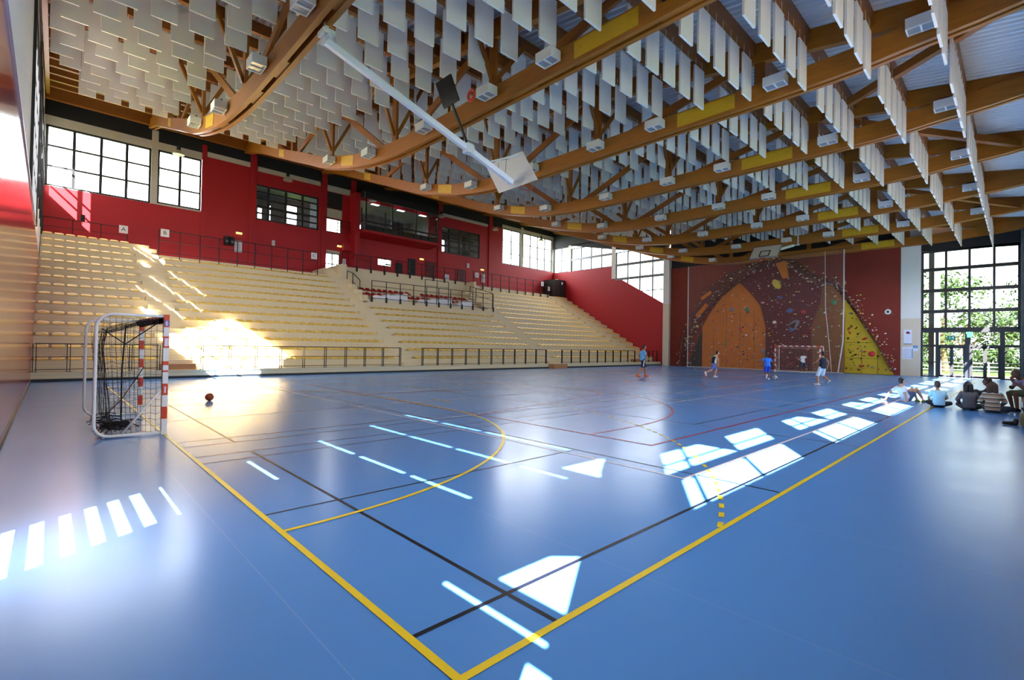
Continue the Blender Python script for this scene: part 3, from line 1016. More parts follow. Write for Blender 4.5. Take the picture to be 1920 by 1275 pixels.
def seat_mesh(m):
    mb = MB(); nx, ny = 8, 7
    w, d = 0.43, 0.36
    P = []
    for j in range(ny + 1):
        v = j / ny
        row = []
        for i in range(nx + 1):
            u = i / nx * 2 - 1
            rw = w / 2 * (1 - 0.10 * (abs(v - 0.5) * 2) ** 4)
            x = u * rw
            y = (v - 0.5) * d + 0.02 * (1 - u * u) * (1 if v > 0.9 else 0)
            z = 0.075 - 0.03 * (1 - u * u) * math.sin(PI * min(1, v * 1.1)) + 0.085 * max(0, v - 0.62) / 0.38 * (1 - 0.35 * u ** 4) - 0.045 * max(0, 0.14 - v) / 0.14
            row.append((x, y, z))
        P.append(row)
    n0 = 0
    for j in range(ny + 1):
        for i in range(nx + 1):
            mb.v.append(P[j][i])
    off = len(mb.v)
    for j in range(ny + 1):
        for i in range(nx + 1):
            x, y, z = P[j][i]; mb.v.append((x * 0.96, y * 0.96, max(0.0, z - 0.035)))
    W = nx + 1
    for j in range(ny):
        for i in range(nx):
            a = j * W + i
            mb.f.append((a, a + 1, a + W + 1, a + W)); mb.mi.append(0)
            mb.f.append((off + a, off + a + W, off + a + W + 1, off + a + 1)); mb.mi.append(0)
    ring = [i for i in range(W)] + [j * W + nx for j in range(1, ny + 1)] + [ny * W + i for i in range(nx - 1, -1, -1)] + [j * W for j in range(ny - 1, 0, -1)]
    for a, b in zip(ring, ring[1:] + ring[:1]):
        mb.f.append((b, a, off + a, off + b)); mb.mi.append(0)
    mb.box(-0.12, 0.12, -0.1, 0.12, 0.0, 0.045)
    return mb


SB = seat_mesh(SEATY)
seat_me = SB.mesh('shell_chair', SEATY, smooth=True)
seats = []
BLK = [('near end block', -1.70, 8, range(15), 'from the near wall'), ('second block', 3.68, 21, range(13), 'from the near aisle'), ('block below the railing', 15.55, 24, range(8), 'from the near aisle'),
       ('wide far block', 28.75, 24, range(14), 'from the near aisle'), ('far end block', 42.0, 4, range(15), 'from the far aisle')]
for bi, (bn, xs, n, rows, fr) in enumerate(BLK):
    for k in rows:
        for i in range(n):
            x = xs + 0.492 * i; y = front(k) + 0.21; z = tread(k)
            if bi == 4 and x > 43.75:
                continue
            q = project((x, y, z))
            seats.append((q[2], x, y, z, bi, k, i))
seats.sort()
rest = MB()
for j, (d, x, y, z, bi, k, i) in enumerate(seats):
    if j < 300:
        o = bpy.data.objects.new('shell_chair', seat_me); COL.objects.link(o); o.location = (x, y, z)
        tag(o, 'yellow shell seat, %s, %s row up, %s %s' % (BLK[bi][0], ORD[k], ORD[i], BLK[bi][4]), 'seat', 'yellow seats of the grandstand')
    else:
        b0 = len(rest.v)
        rest.v += [(p[0] + x, p[1] + y, p[2] + z) for p in SB.v]
        rest.f += [tuple(t + b0 for t in f) for f in SB.f]; rest.mi += SB.mi
o = rest.obj('shell_chairs', SEATY, smooth=True)
tag(o, 'yellow shell seats in rows over the farther part of the grandstand', 'seats', kind='stuff')
seatr_me = SB.mesh('red_shell_chair', SEATR, smooth=True)
for r, (y, z, n, x0) in enumerate(((33.25, 5.40, 22, 15.9), (34.25, 5.85, 22, 15.9))):
    for i in range(n):
        x = x0 + 0.515 * i
        if r == 1 and 9 < i < 12:
            continue
        o = bpy.data.objects.new('shell_chair', seatr_me); COL.objects.link(o); o.location = (x, y, z); o.scale = (1, 1, 1.9)
        tag(o, 'red shell seat in the railed centre box, %s row, %s from the near end' % (('front', 'back')[r], ORD[i]), 'seat', 'red seats of the centre box')

# white sheets lying over the front of the centre box
for (x0, x1, z1), lab in (((16.2, 18.8, 5.75), 'white plastic sheet nearest the left steps of the centre box'), ((20.2, 23.1, 5.75), 'widest white plastic sheet, in the middle of the centre box'), ((23.8, 25.3, 5.75), 'short white plastic sheet at the far end of the centre box')):
    mb = MB(); nx = 14
    for side in (0, 1):
        pass
    rings = []
    for i in range(nx + 1):
        u = i / nx; x = x0 + (x1 - x0) * u
        h = (z1 - 4.97) * (0.5 + 0.5 * u) * (1 - 0.25 * math.sin(u * 9) ** 2)
        rings.append([(x, 31.35, 4.97), (x, 31.4, 4.97 + h * 0.9), (x, 31.9, 4.97 + h), (x, 32.5, 4.97)])
    mb.loft(rings)
    tag(mb.obj('plastic_sheet', SHEET), lab, 'sheet', 'white sheets in the centre box')

# ------------------------------------------------------------------ guard rails


def rail(label, pts, z0, z1, bars, thick=0.04, foot=0.0, group='black guard rails of the grandstand', double=False, name='guard_rail'):
    """pts: list of (x, y, dz) post positions; bars: heights above z0 of the horizontal bars"""
    r = thing(name, label, 'railing', (pts[0][0], pts[0][1], z0 + pts[0][2]), 0, group)
    for (x, y, dz) in pts:
        mb = MB()
        if double:
            for s in (-0.045, 0.045):
                mb.box(x + s - 0.012, x + s + 0.012, y - 0.03, y + 0.03, z0 + dz, z1 + dz)
            mb.box(x - 0.09, x + 0.09, y - 0.06, y + 0.06, z0 + dz, z0 + dz + 0.012)
        else:
            mb.box(x - thick / 2, x + thick / 2, y - thick / 2, y + thick / 2, z0 + dz, z1 + dz)
        if foot:
            mb.box(x - 0.075, x + 0.075, y - 0.07, y - 0.015, z0 + dz - 0.10, z0 + dz + foot)
        mb.obj('post', BLACK, r)
    for h in bars:
        mb = MB()
        for a, b in zip(pts, pts[1:]):
            w = thick if h == bars[0] else thick * 0.7
            mb.bar((a[0], a[1], z0 + a[2] + h), (b[0], b[1], z0 + b[2] + h), w)
        mb.obj('top_rail' if h == bars[0] else 'rail', BLACK, r)
    return r


def row(x0, x1, n, y, dz=0.0):
    return [(x0 + (x1 - x0) * i / (n - 1), y, dz) for i in range(n)]


FB = (1.08, 0.58, 0.1)
rail('front guard rail at the foot of the near end block, behind the goal', row(-1.86, 1.95, 5, 23.72), 0.36, 1.45, FB, double=True)
rail('long front guard rail below the second block of yellow seats', row(3.55, 13.7, 10, 23.72), 0.36, 1.45, FB, double=True)
rail('front guard rail of ten bays below the block in the middle', row(15.28, 26.6, 11, 23.72), 0.36, 1.45, FB, double=True)
rail('front guard rail below the wide far block of yellow seats', row(28.5, 39.2, 10, 23.72), 0.36, 1.45, FB, double=True)
rail('short front guard rail against the far red wall', row(41.0, 43.3, 4, 23.72), 0.36, 1.45, FB, double=True)
rail('thin rail behind the top row of the near end block', row(-1.9, 1.95, 4, 37.2), 7.61, 8.75, (1.12, 0.6))
rail('guard rail above the second block, fixed to its parapet', row(3.35, 13.3, 10, 35.42), 6.45, 8.6, (2.12, 1.45, 0.72), 0.045, foot=0.38)
rail('long guard rail on the pale wall behind the centre box', row(15.6, 28.3, 11, 36.25), 7.75, 9.1, (1.32, 0.9, 0.35), 0.045, foot=0.3)
rail('guard rail above the wide far block, near the black lift box', row(29.2, 40.3, 10, 36.1), 7.5, 9.2, (1.65, 1.1, 0.5), 0.05, foot=0.38)
rail('short rail at the far top corner beside the black box', row(41.0, 41.75, 2, 37.0), 7.8, 8.9, (1.05, 0.6))
rail('guard rail along the front of the centre box with red seats', row(15.6, 27.5, 11, 31.1), 4.85, 6.35, (1.48, 1.08, 0.62, 0.2), 0.045, foot=0.3)
rail('sloping hand rail on the near steps of the centre box', [(15.3, 34.6, 0.0), (15.35, 33.7, -0.25), (15.4, 32.6, -0.9)], 5.95, 7.35, (1.4, 0.75), 0.045, name='hand_rail')
rail('sloping hand rail on the far steps of the centre box', [(27.6, 34.6, 0.0), (27.6, 33.7, -0.25), (27.6, 31.3, -0.9)], 5.95, 7.35, (1.4, 0.75), 0.045, name='hand_rail')
rail('raised rail loop in the middle of the centre box railing', row(20.3, 22.6, 3, 31.22), 4.95, 6.95, (1.98, 1.5), 0.04)
rail('small landing rail in front of the recess beside the booth', row(15.3, 17.0, 3, 38.0), 11.1, 12.1, (0.98, 0.5))


def text_mesh(s, size, m, name, parent, loc, rot):
    c = bpy.data.curves.new(name, 'FONT'); c.body = s; c.size = size; c.align_x = 'CENTER'; c.align_y = 'CENTER'; c.extrude = 0.002
    t = bpy.data.objects.new('tmp', c); COL.objects.link(t)
    dg = bpy.context.evaluated_depsgraph_get()
    me = bpy.data.meshes.new_from_object(t.evaluated_get(dg))
    bpy.data.objects.remove(t)
    me.materials.clear(); me.materials.append(m)
    o = bpy.data.objects.new(name, me); COL.objects.link(o)
    if parent:
        o.parent = parent
    o.location = loc; o.rotation_euler = rot
    return o


FACE = (PI / 2, 0, 0)                                                # readable from -Y
for s, x, y, z, lab in (('A', 1.75, 37.165, 8.6, 'white sign with letter A on the rail above the near end block'), ('B', 3.65, 35.385, 8.42, 'white sign with letter B at the near end of the parapet rail'),
                        ('C', 13.0, 35.385, 8.3, 'white sign with letter C at the far end of the parapet rail'), ('D', 29.6, 36.06, 8.8, 'white sign with letter D on the far rail beside the centre box'),
                        ('E', 39.3, 36.06, 8.9, 'white sign with letter E at the far end of the top rail'), ('F', 41.4, 36.98, 8.6, 'white sign with letter F next to the black box')):
    mb = MB(); mb.box(x - 0.22, x + 0.22, y - 0.02, y, z - 0.24, z + 0.24)
    o = mb.obj('section_sign', PAPER, org=(x, y, z)); tag(o, lab, 'sign', 'lettered section signs')
    text_mesh(s, 0.34, INK, 'letter', o, (0, -0.022, 0), FACE)

# notices, exit lights, boxes, dome lamps along the back wall
for x, z, w, h, lab in ((8.55, 8.75, 0.5, 0.85, 'white notice sheet on the red wall beside the black speakers'), (11.0, 9.4, 0.22, 0.4, 'small white notice alone on the red wall above the parapet rail'), (16.75, 8.55, 0.3, 0.8, 'white notice beside the glazed landing door'),
                        (30.3, 10.1, 0.3, 0.45, 'small white notice under the dark far window'), (32.4, 9.0, 0.4, 0.9, 'white notice above the far top rail'), (27.6, 8.5, 0.5, 0.7, 'white notice at the end of the pale wall rail')):
    mb = MB(); mb.box(x - w / 2, x + w / 2, YB - 0.12, YB - 0.09, z - h / 2, z + h / 2)
    o = mb.obj('notice', PAPER); tag(o, lab, 'notice', 'notices on the red back wall')
    mb = MB()
    for i in range(5):
        mb.box(x - w * 0.38, x + w * 0.3, YB - 0.124, YB - 0.119, z + h * (0.32 - 0.15 * i), z + h * (0.35 - 0.15 * i))
    mb.obj('print', INK, o)
EXITM = mat('exit_light', srgb(240, 214, 120), 0.4, emit=(srgb(250, 215, 120), 0.6))
for x, y, z, lab in ((8.6, YB, 9.75, 'small emergency light above the black speakers'), (16.35, YB, 9.98, 'emergency light above the glazed landing door'), (24.6, YB, 10.0, 'emergency light below the viewing booth'), (32.3, YB, 9.9, 'emergency light above the far notice'), (42.8, 37.0, 9.81, 'emergency light over the black box')):
    mb = MB(); mb.box(x - 0.2, x + 0.2, y - 0.1, y, z - 0.06, z + 0.07)
    o = mb.obj('emergency_light', EXITM); tag(o, lab, 'emergency light', 'emergency lights on the back wall')
    mb = MB(); mb.box(x - 0.22, x + 0.22, y - 0.11, y, z + 0.07, z + 0.1); mb.obj('cap', GREY, o)
for x, lab in ((7.75, 'left one of two black loudspeakers on the red wall'), (8.1, 'right one of two black loudspeakers on the red wall')):
    mb = MB(); mb.box(x - 0.14, x + 0.14, YB - 0.35, YB - 0.02, 8.75, 9.35)
    o = mb.obj('loudspeaker', BLACKM); tag(o, lab, 'loudspeaker')
    mb = MB(); mb.tube([(x, YB - 0.36, 9.0), (x, YB - 0.348, 9.0)], 0.09, 14); mb.obj('cone', GREY, o)
mb = MB(); mb.box(-0.28, -0.08, 36.95, 37.17, 8.72, 9.1)
o = mb.obj('loudspeaker', BLACKM); tag(o, 'black loudspeaker tilted on the rail in the sunlit corner', 'loudspeaker')
mb = MB(); mb.box(-0.2, -0.16, 37.1, 37.17, 8.6, 8.72); mb.obj('clamp', GREY, o)
mb = MB(); mb.box(41.8, 43.8, 36.4, 38.2, 7.8, 9.75)
o = mb.obj('lift_box', BLACKM); tag(o, 'black box cabin in the far top corner of the stands', 'cabin')
mb = MB(); mb.box(42.9, 43.5, 36.37, 36.4, 8.0, 9.6); mb.obj('door', DARK, o)
mb = MB(); mb.box(43.0, 43.25, 36.35, 36.37, 9.2, 9.5); mb.obj('notice', PAPER, o)
DOMEM = mat('dome_shade', srgb(186, 176, 158), 0.4)
for i, x in enumerate((4.54, 11.6, 18.7, 26.0, 33.1, 40.3)):
    z = 14.45
    r = thing('dome_lamp', 'grey dome lamp hanging at the back wall, %s from the near wall' % ORD[i], 'lamp', (x, 37.3, z), 0, 'dome lamps along the back wall')
    mb = MB(); mb.tube([(0, 0, -0.28), (0, 0, -0.2), (0, 0, -0.08), (0, 0, 0.02)], 1, 18, True, [0.34, 0.33, 0.24, 0.12]); mb.obj('shade', DOMEM, r, world=False)
    mb = MB(); mb.tube([(0, 0, 0.02), (0, 0, 0.28)], 0.12, 14); mb.obj('housing', BLACKM, r, world=False)
    mb = MB(); mb.tube([(0, 0, 0.28), (0, 0, 1.3)], 0.015, 8); mb.obj('cable', BLACKM, r, world=False)

DOORM = mat('dark_red_door', srgb(92, 14, 24), 0.5)
for i, (x0, x1, z1, m) in enumerate(((23.1, 23.9, 9.9, DARK), (25.1, 26.2, 9.9, DOORM), (21.8, 22.5, 9.3, BLACKM), (29.0, 29.9, 9.6, DOORM))):
    mb = MB(); mb.box(x0, x1, YB - 0.06, YB - 0.005, WZ, z1); d = struct(mb.obj('door_%d' % (i + 3), m))
    mb = MB(); mb.box(x0 + 0.08, x0 + 0.12, YB - 0.1, YB - 0.06, 8.55, 8.75); struct(mb.obj('door_handle', GREY, d))
mb = MB(); mb.box(20.7, 21.2, YB - 0.04, YB - 0.01, 8.92, 9.06)
tag(mb.obj('exit_sign', mat('sign_green', srgb(24, 120, 92), 0.5)), 'small green exit sign in the bright slot under the booth', 'sign')
# wooden step boxes at the foot of the aisles
for x0, x1, y0, y1, z0, z1, lab in ((2.05, 3.35, 23.80, 24.38, 0.36, 0.62, 'wooden step box on the ledge at the sunny near aisle'), (26.75, 28.3, 22.95, 23.55, 0.0, 0.34, 'wooden step box on the blue floor between the front rails'), (39.5, 40.9, 23.72, 24.35, 0.36, 0.62, 'wooden step box on the ledge behind the walking player')):
    mb = MB(); mb.box(x0, x1, y0, y1, z1 - 0.04, z1); mb.box(x0, x0 + 0.04, y0, y1, z0, z1 - 0.04); mb.box(x1 - 0.04, x1, y0, y1, z0, z1 - 0.04)
    mb.box(x0 + 0.04, x1 - 0.04, y0 + 0.02, y0 + 0.05, z0, z1 - 0.04)
    tag(mb.obj('step_box', STEPWOOD), lab, 'step')

# ------------------------------------------------------------------ climbing wall
cw = thing('climbing_wall', 'broad climbing wall with orange, maroon, brown and yellow faces under a rock arch', 'climbing wall', (XE, 13.4, 0))
XC = XE - 0.12


def face(name, m, poly, x0, x1, lab=None, slant=None):
    mb = MB(); mb.prism([(x1, y, z) for y, z in poly], (x0 - x1, 0, 0))
    o = mb.obj(name, m, cw)
    if lab:
        o['label'] = lab
    return o


face('backboard', RUST, [(22.5, 0), (4.3, 0), (4.3, 9.75), (22.5, 9.75)], XC - 0.03, XC + 0.1, 'plain rust brown board')
XO, XM, XB, XY = XC - 0.30, XC - 0.42, XC - 0.26, XC - 0.10
face('orange_face', ORANGE, [(19.08, 0), (13.36, 0), (13.39, 3.72), (13.85, 5.61), (14.7, 6.8), (15.69, 7.72), (17.2, 6.6), (18.3, 5.2), (19.08, 3.82)], XC, XO, 'orange board with curved top')
face('maroon_face', MAROON, [(13.4, 0), (9.83, 0), (9.99, 3.66), (9.3, 5.6), (9.25, 6.6), (9.63, 7.14), (10.93, 8.29), (12.17, 9.1), (13.73, 8.75), (15.6, 7.75), (14.7, 6.75), (13.85, 5.6), (13.4, 3.7)], XC, XM, 'tall maroon board')
face('brown_face', BROWN, [(10.0, 0), (7.69, 0), (7.75, 5.87), (8.51, 6.95), (9.25, 7.05), (9.3, 5.6), (9.99, 3.66)], XC, XB, 'weathered brown board')
face('yellow_face', YELLOWC, [(7.7, 0.03), (4.63, 0.03), (5.6, 2.1), (6.73, 4.15), (7.72, 5.86)], XC, XY, 'yellow triangular board')
face('black_recess', BLACKM, [(20.7, 0), (19.08, 0), (19.08, 3.82)], XC, XC - 0.05, 'black triangle at the foot')
face('orange_wedge', ORANGE, [(12.55, 9.1), (11.75, 9.2), (11.6, 7.8), (12.0, 7.75)], XC, XC - 0.75, 'small orange overhang below the arch top')
# rock rim of the arch
AL = [(21.2, 0.0), (20.9, 2.0), (20.2, 4.0), (19.25, 5.75), (17.9, 7.15), (16.3, 8.15), (14.6, 8.85), (13.2, 9.2), (12.0, 9.3), (11.2, 8.85), (10.2, 7.75), (9.2, 7.25), (8.3, 7.15), (7.75, 6.3), (7.0, 4.9), (6.2, 3.4), (5.4, 1.8), (4.75, 0.3)]
WD = [0.7, 0.85, 1.05, 1.2, 1.3, 1.25, 1.1, 0.9, 0.7, 0.65, 0.7, 0.65, 0.5, 0.22, 0.12, 0.10, 0.08, 0.06]
rings = []
N = 90
for i in range(N + 1):
    t = i / N * (len(AL) - 1); a = min(int(t), len(AL) - 2); f = t - a
    y = AL[a][0] * (1 - f) + AL[a + 1][0] * f; z = AL[a][1] * (1 - f) + AL[a + 1][1] * f; w = WD[a] * (1 - f) + WD[a + 1] * f
    dy, dz = AL[a + 1][0] - AL[a][0], AL[a + 1][1] - AL[a][1]; L = math.hypot(dy, dz); ny, nz = -dz / L, dy / L
    ring = []
    for j in range(12):
        an = 2 * PI * j / 12
        q = Vector((0, y + ny * w * 0.55 * math.cos(an), z + nz * w * 0.55 * math.cos(an)))
        dep = (0.25 + 0.35 * w) * max(0, math.sin(an)) + 0.18 * noise.noise((q.y * 1.7, q.z * 1.7, an)) * (1 if math.sin(an) > 0.1 else 0)
        jit = 0.25 * w * noise.noise((q.y * 2.3, q.z * 2.3, 5.0))
        ring.append((XC + 0.0 - max(dep, -0.03), q.y + ny * jit, max(0.0, q.z + nz * jit)))
    rings.append(ring)
mb = MB(); mb.loft(rings)
rim = mb.obj('rock_rim', ROCK, cw)
# holds: bright grips of many colours; the biggest hundred are single parts
HC = [mat('hold_%s' % n, srgb(*c), 0.6) for n, c in (('white', (226, 216, 206)), ('yellow', (216, 186, 60)), ('red', (196, 40, 52)), ('green', (70, 140, 96)), ('blue', (62, 96, 150)), ('black', (34, 30, 30)), ('grey', (140, 132, 130)), ('pink', (214, 150, 150)), ('tan', (196, 150, 110)))]


def inpoly(y, z, poly):
    c = False; j = len(poly) - 1
    for i in range(len(poly)):
        (yi, zi), (yj, zj) = poly[i], poly[j]
        if (zi > z) != (zj > z) and y < (yj - yi) * (z - zi) / (zj - zi) + yi:
            c = not c
        j = i
    return c


OP = [(19.0, 0.2), (13.5, 0.2), (13.5, 3.7), (13.9, 5.5), (15.7, 7.5), (18.2, 5.0), (19.0, 3.7)]
MP = [(13.3, 0.2), (9.95, 0.2), (10.0, 3.66), (9.4, 5.6), (9.4, 6.8), (12.1, 8.9), (15.4, 7.6), (14.6, 6.6), (13.8, 5.5), (13.3, 3.7)]
BP = [(9.9, 0.2), (7.8, 0.2), (7.8, 5.7), (8.6, 6.7), (9.2, 6.8), (9.2, 5.6), (9.9, 3.66)]
YP = [(7.6, 0.2), (4.85, 0.2), (5.6, 1.9), (6.7, 3.9), (7.6, 5.4)]
holds = []


def scatter(poly, x, n, cols, r0, r1):
    ys = [p[0] for p in poly]; zs = [p[1] for p in poly]; c = 0
    while c < n:
        y = rng.uniform(min(ys), max(ys)); z = rng.uniform(min(zs), max(zs))
        if inpoly(y, z, poly):
            holds.append((rng.uniform(r0, r1) * (1.6 if rng.random() < 0.08 else 1), x, y, z, rng.choice(cols))); c += 1


scatter(OP, XO, 150, [5, 5, 6, 2, 3, 8, 7, 0], 0.03, 0.085)
scatter(MP, XM, 190, [0, 8, 7, 2, 2, 4, 6, 1, 3, 5], 0.035, 0.085)
scatter(BP, XB, 80, [0, 3, 5, 6, 2, 8], 0.03, 0.08)
scatter(YP, XY, 70, [5, 5, 5, 2, 6], 0.03, 0.09)
for i in range(700):                                                 # along the arch and its outer edge
    t = rng.random() * (len(AL) - 1.01); a = int(t); f = t - a
    y = AL[a][0] * (1 - f) + AL[a + 1][0] * f; z = AL[a][1] * (1 - f) + AL[a + 1][1] * f; w = WD[a] * (1 - f) + WD[a + 1] * f
    dy, dz = AL[a + 1][0] - AL[a][0], AL[a + 1][1] - AL[a][1]; L = math.hypot(dy, dz)
    off = rng.gauss(0.15, 0.42)
    yy, zz = y + dz / L * -off * (1 if True else 0), z + dy / L * off
    inside = abs(off) < w * 0.5
    if zz < 0.1 or zz > 9.6 or yy > 22 or yy < 4.5:
        continue
    holds.append((rng.uniform(0.03, 0.075), XC - (0.22 + 0.3 * w if inside else 0.04), yy, zz, rng.choice([0, 0, 0, 7, 6, 8, 1])))
BIG = [(0.34, XO, 16.3, 5.35, 6), (0.30, XO, 15.0, 5.3, 3), (0.42, XM, 12.55, 7.35, 1), (0.26, XM, 12.3, 6.2, 4), (0.34, XM, 11.5, 5.05, 4), (0.26, XM, 10.5, 4.9, 2), (0.22, XM, 12.7, 4.1, 0), (0.25, XM, 11.4, 3.45, 4), (0.30, XB, 8.4, 5.6, 3), (0.22, XC - 0.3, 19.6, 3.9, 1), (0.22, XC - 0.25, 20.2, 2.9, 1), (0.30, XY, 5.95, 1.55, 2), (0.22, XY, 6.4, 2.7, 2), (0.45, XC - 0.5, 17.4, 7.45, 6), (0.30, XO, 13.6, 1.6, 6), (0.18, XO, 16.9, 2.2, 3), (0.22, XC - 0.45, 18.4, 6.3, 8)]
holds += [(r * 0.72, x, y, z, c) for r, x, y, z, c in BIG]
holds.sort(reverse=True)
rest = MB()
for j, (r, x, y, z, c) in enumerate(holds):
    t = MB() if j < 100 else rest
    n, m = (10, 6) if j < 100 else (7, 4)
    an = rng.uniform(-0.6, 0.6); ca, sa = math.cos(an), math.sin(an)
    e = rng.uniform(0.55, 1.0)
    ax = (Vector((1, 0, 0)), Vector((0, ca, sa)), Vector((0, -sa, ca)))
    t.m = c
    t.ellipsoid((x - r * 0.15, y, z), min(r * 0.55, 0.09), r * (1.0 if e > .75 else 1.25), r * e * (1.9 if r > 0.29 else 1), n, m, ax)
    if j < 100:
        t.m = 0; t.mi = [0] * len(t.f)
        t.obj('hold', HC[c], cw, smooth=True)
o = rest.obj('holds', HC, cw, smooth=True); o['kind'] = 'stuff'
mb = MB(); pts = []
for i in range(15):
    a = PI * (0.62 + 0.62 * i / 14); pts.append((XM - 0.06, 12.05 - 1.15 * math.cos(a) * -1.0 + 0.0, 2.9 + 1.25 * math.sin(a - PI / 2 + 0.4)))
mb.tube(pts, 0.1, 8, True, [0.04 + 0.09 * math.sin(PI * i / 14) for i in range(15)])
o = mb.obj('curved_hold', GREY, cw, smooth=True); o['label'] = 'long grey sickle-shaped hold'
for y, z, l, an in ((18.55, 6.75, 0.55, 0.6), (19.0, 5.35, 0.75, 0.85)):
    mb = MB(); d = Vector((0, -math.cos(an), math.sin(an)))
    mb.bar(Vector((XC - 0.62, y, z)) - d * l, Vector((XC - 0.62, y, z)) + d * l, 0.3, 0.26, (1, 0, 0)); mb.obj('orange_block', ORANGE, cw)
# thin board joints
mb = MB()
for y in (18.0, 16.8, 15.6, 14.4):
    mb.box(XO - 0.004, XO, y - 0.012, y + 0.012, 0.02, 3.6 if y > 17.5 else 5.2)
for y in (6.6, 5.6):
    mb.box(XY - 0.004, XY, y - 0.012, y + 0.012, 0.03, 1.9)
for z in (1.2, 2.4):
    mb.box(XY - 0.004, XY, 5.4 if z < 2 else 5.9, 7.65, z - 0.012, z + 0.012)
mb.obj('board_joints', INK, cw)
# round loudspeaker on a triangular plate
mb = MB(); mb.prism([(XC - 0.05, 5.35, 4.5), (XC - 0.05, 4.65, 4.5), (XC - 0.05, 5.0, 5.1)], (0.04, 0, 0))
o = mb.obj('wall_loudspeaker', mat('rust_plate', srgb(120, 66, 54), 0.7)); tag(o, 'round white loudspeaker on a triangular plate on the rust board', 'loudspeaker')
mb = MB(); mb.tube([(XC - 0.10, 5.0, 4.70), (XC - 0.05, 5.0, 4.70)], 0.19, 20); mb.obj('ring', WHITEPAINT, o)
mb = MB(); mb.tube([(XC - 0.12, 5.0, 4.70), (XC - 0.09, 5.0, 4.70)], 0.085, 16); mb.obj('cone', INK, o)

# ------------------------------------------------------------------ safety net in front of the climbing wall
net = thing('safety_net', 'fine pale safety net hanging full height behind the far goal', 'net', (42.6, 14, 0))
mb = MB()
NX, NY0, NY1, NZ = 42.6, 7.55, 20.1, 9.55


def netx(y, z):
    return NX + 0.25 * math.sin(y * 0.9) * (1 - z / NZ) * 0.5


st, cw_ = 0.007, 0.115
k = int((NY1 - NY0) / cw_)
for i in range(k + 1):
    y = NY0 + (NY1 - NY0) * i / k
    a = (netx(y, 0), y, 0.05); b = (netx(y, NZ), y, NZ)
    mb.quad((a[0], y - st / 2, a[2]), (a[0], y + st / 2, a[2]), (b[0], y + st / 2, b[2]), (b[0], y - st / 2, b[2]))
k = int(NZ / cw_)
for i in range(k + 1):
    z = 0.05 + (NZ - 0.05) * i / k
    for j in range(10):
        ya, yb = NY0 + (NY1 - NY0) * j / 10, NY0 + (NY1 - NY0) * (j + 1) / 10
        mb.quad((netx(ya, z), ya, z - st / 2), (netx(yb, z), yb, z - st / 2), (netx(yb, z), yb, z + st / 2), (netx(ya, z), ya, z + st / 2))
mb.obj('mesh', NETW, net)
CORDW = mat('white_rope', srgb(214, 208, 206), 0.8)
mb = MB(); mb.tube([(netx(y, 0) + 0.03 * math.sin(3 * y), y, 0.04) for y in [NY0 + (NY1 - NY0) * i / 40 for i in range(41)]], 0.03, 7); mb.obj('weight_rope', CORDW, net)
mb = MB(); mb.tube([(NX, NY0 - 0.6, NZ + 0.05), (NX, 14, NZ), (NX, NY1 + 1.9, NZ + 0.05)], 0.015, 6); mb.obj('head_cable', BLACK, net)
mb = MB(); mb.tube([(NX, NY0, NZ), (NX, NY0, 5.0), (NX + 0.05, NY0 + 0.05, 2.4), (NX, NY0 + 0.35, 0.05)], 0.045, 8); mb.obj('gathered_edge', CORDW, net)
mb = MB(); mb.tube([(NX - 0.05, 8.8, NZ), (NX - 0.05, 8.75, 5.0), (NX - 0.1, 8.5, 2.6), (NX - 0.1, 8.3, 0.1)], 0.022, 6); mb.obj('draw_rope', CORDW, net)
mb = MB(); mb.tube([(NX, NY1, NZ), (NX, NY1, 0.05)], 0.04, 8); mb.obj('gathered_edge', CORDW, net)

# ------------------------------------------------------------------ handball goals


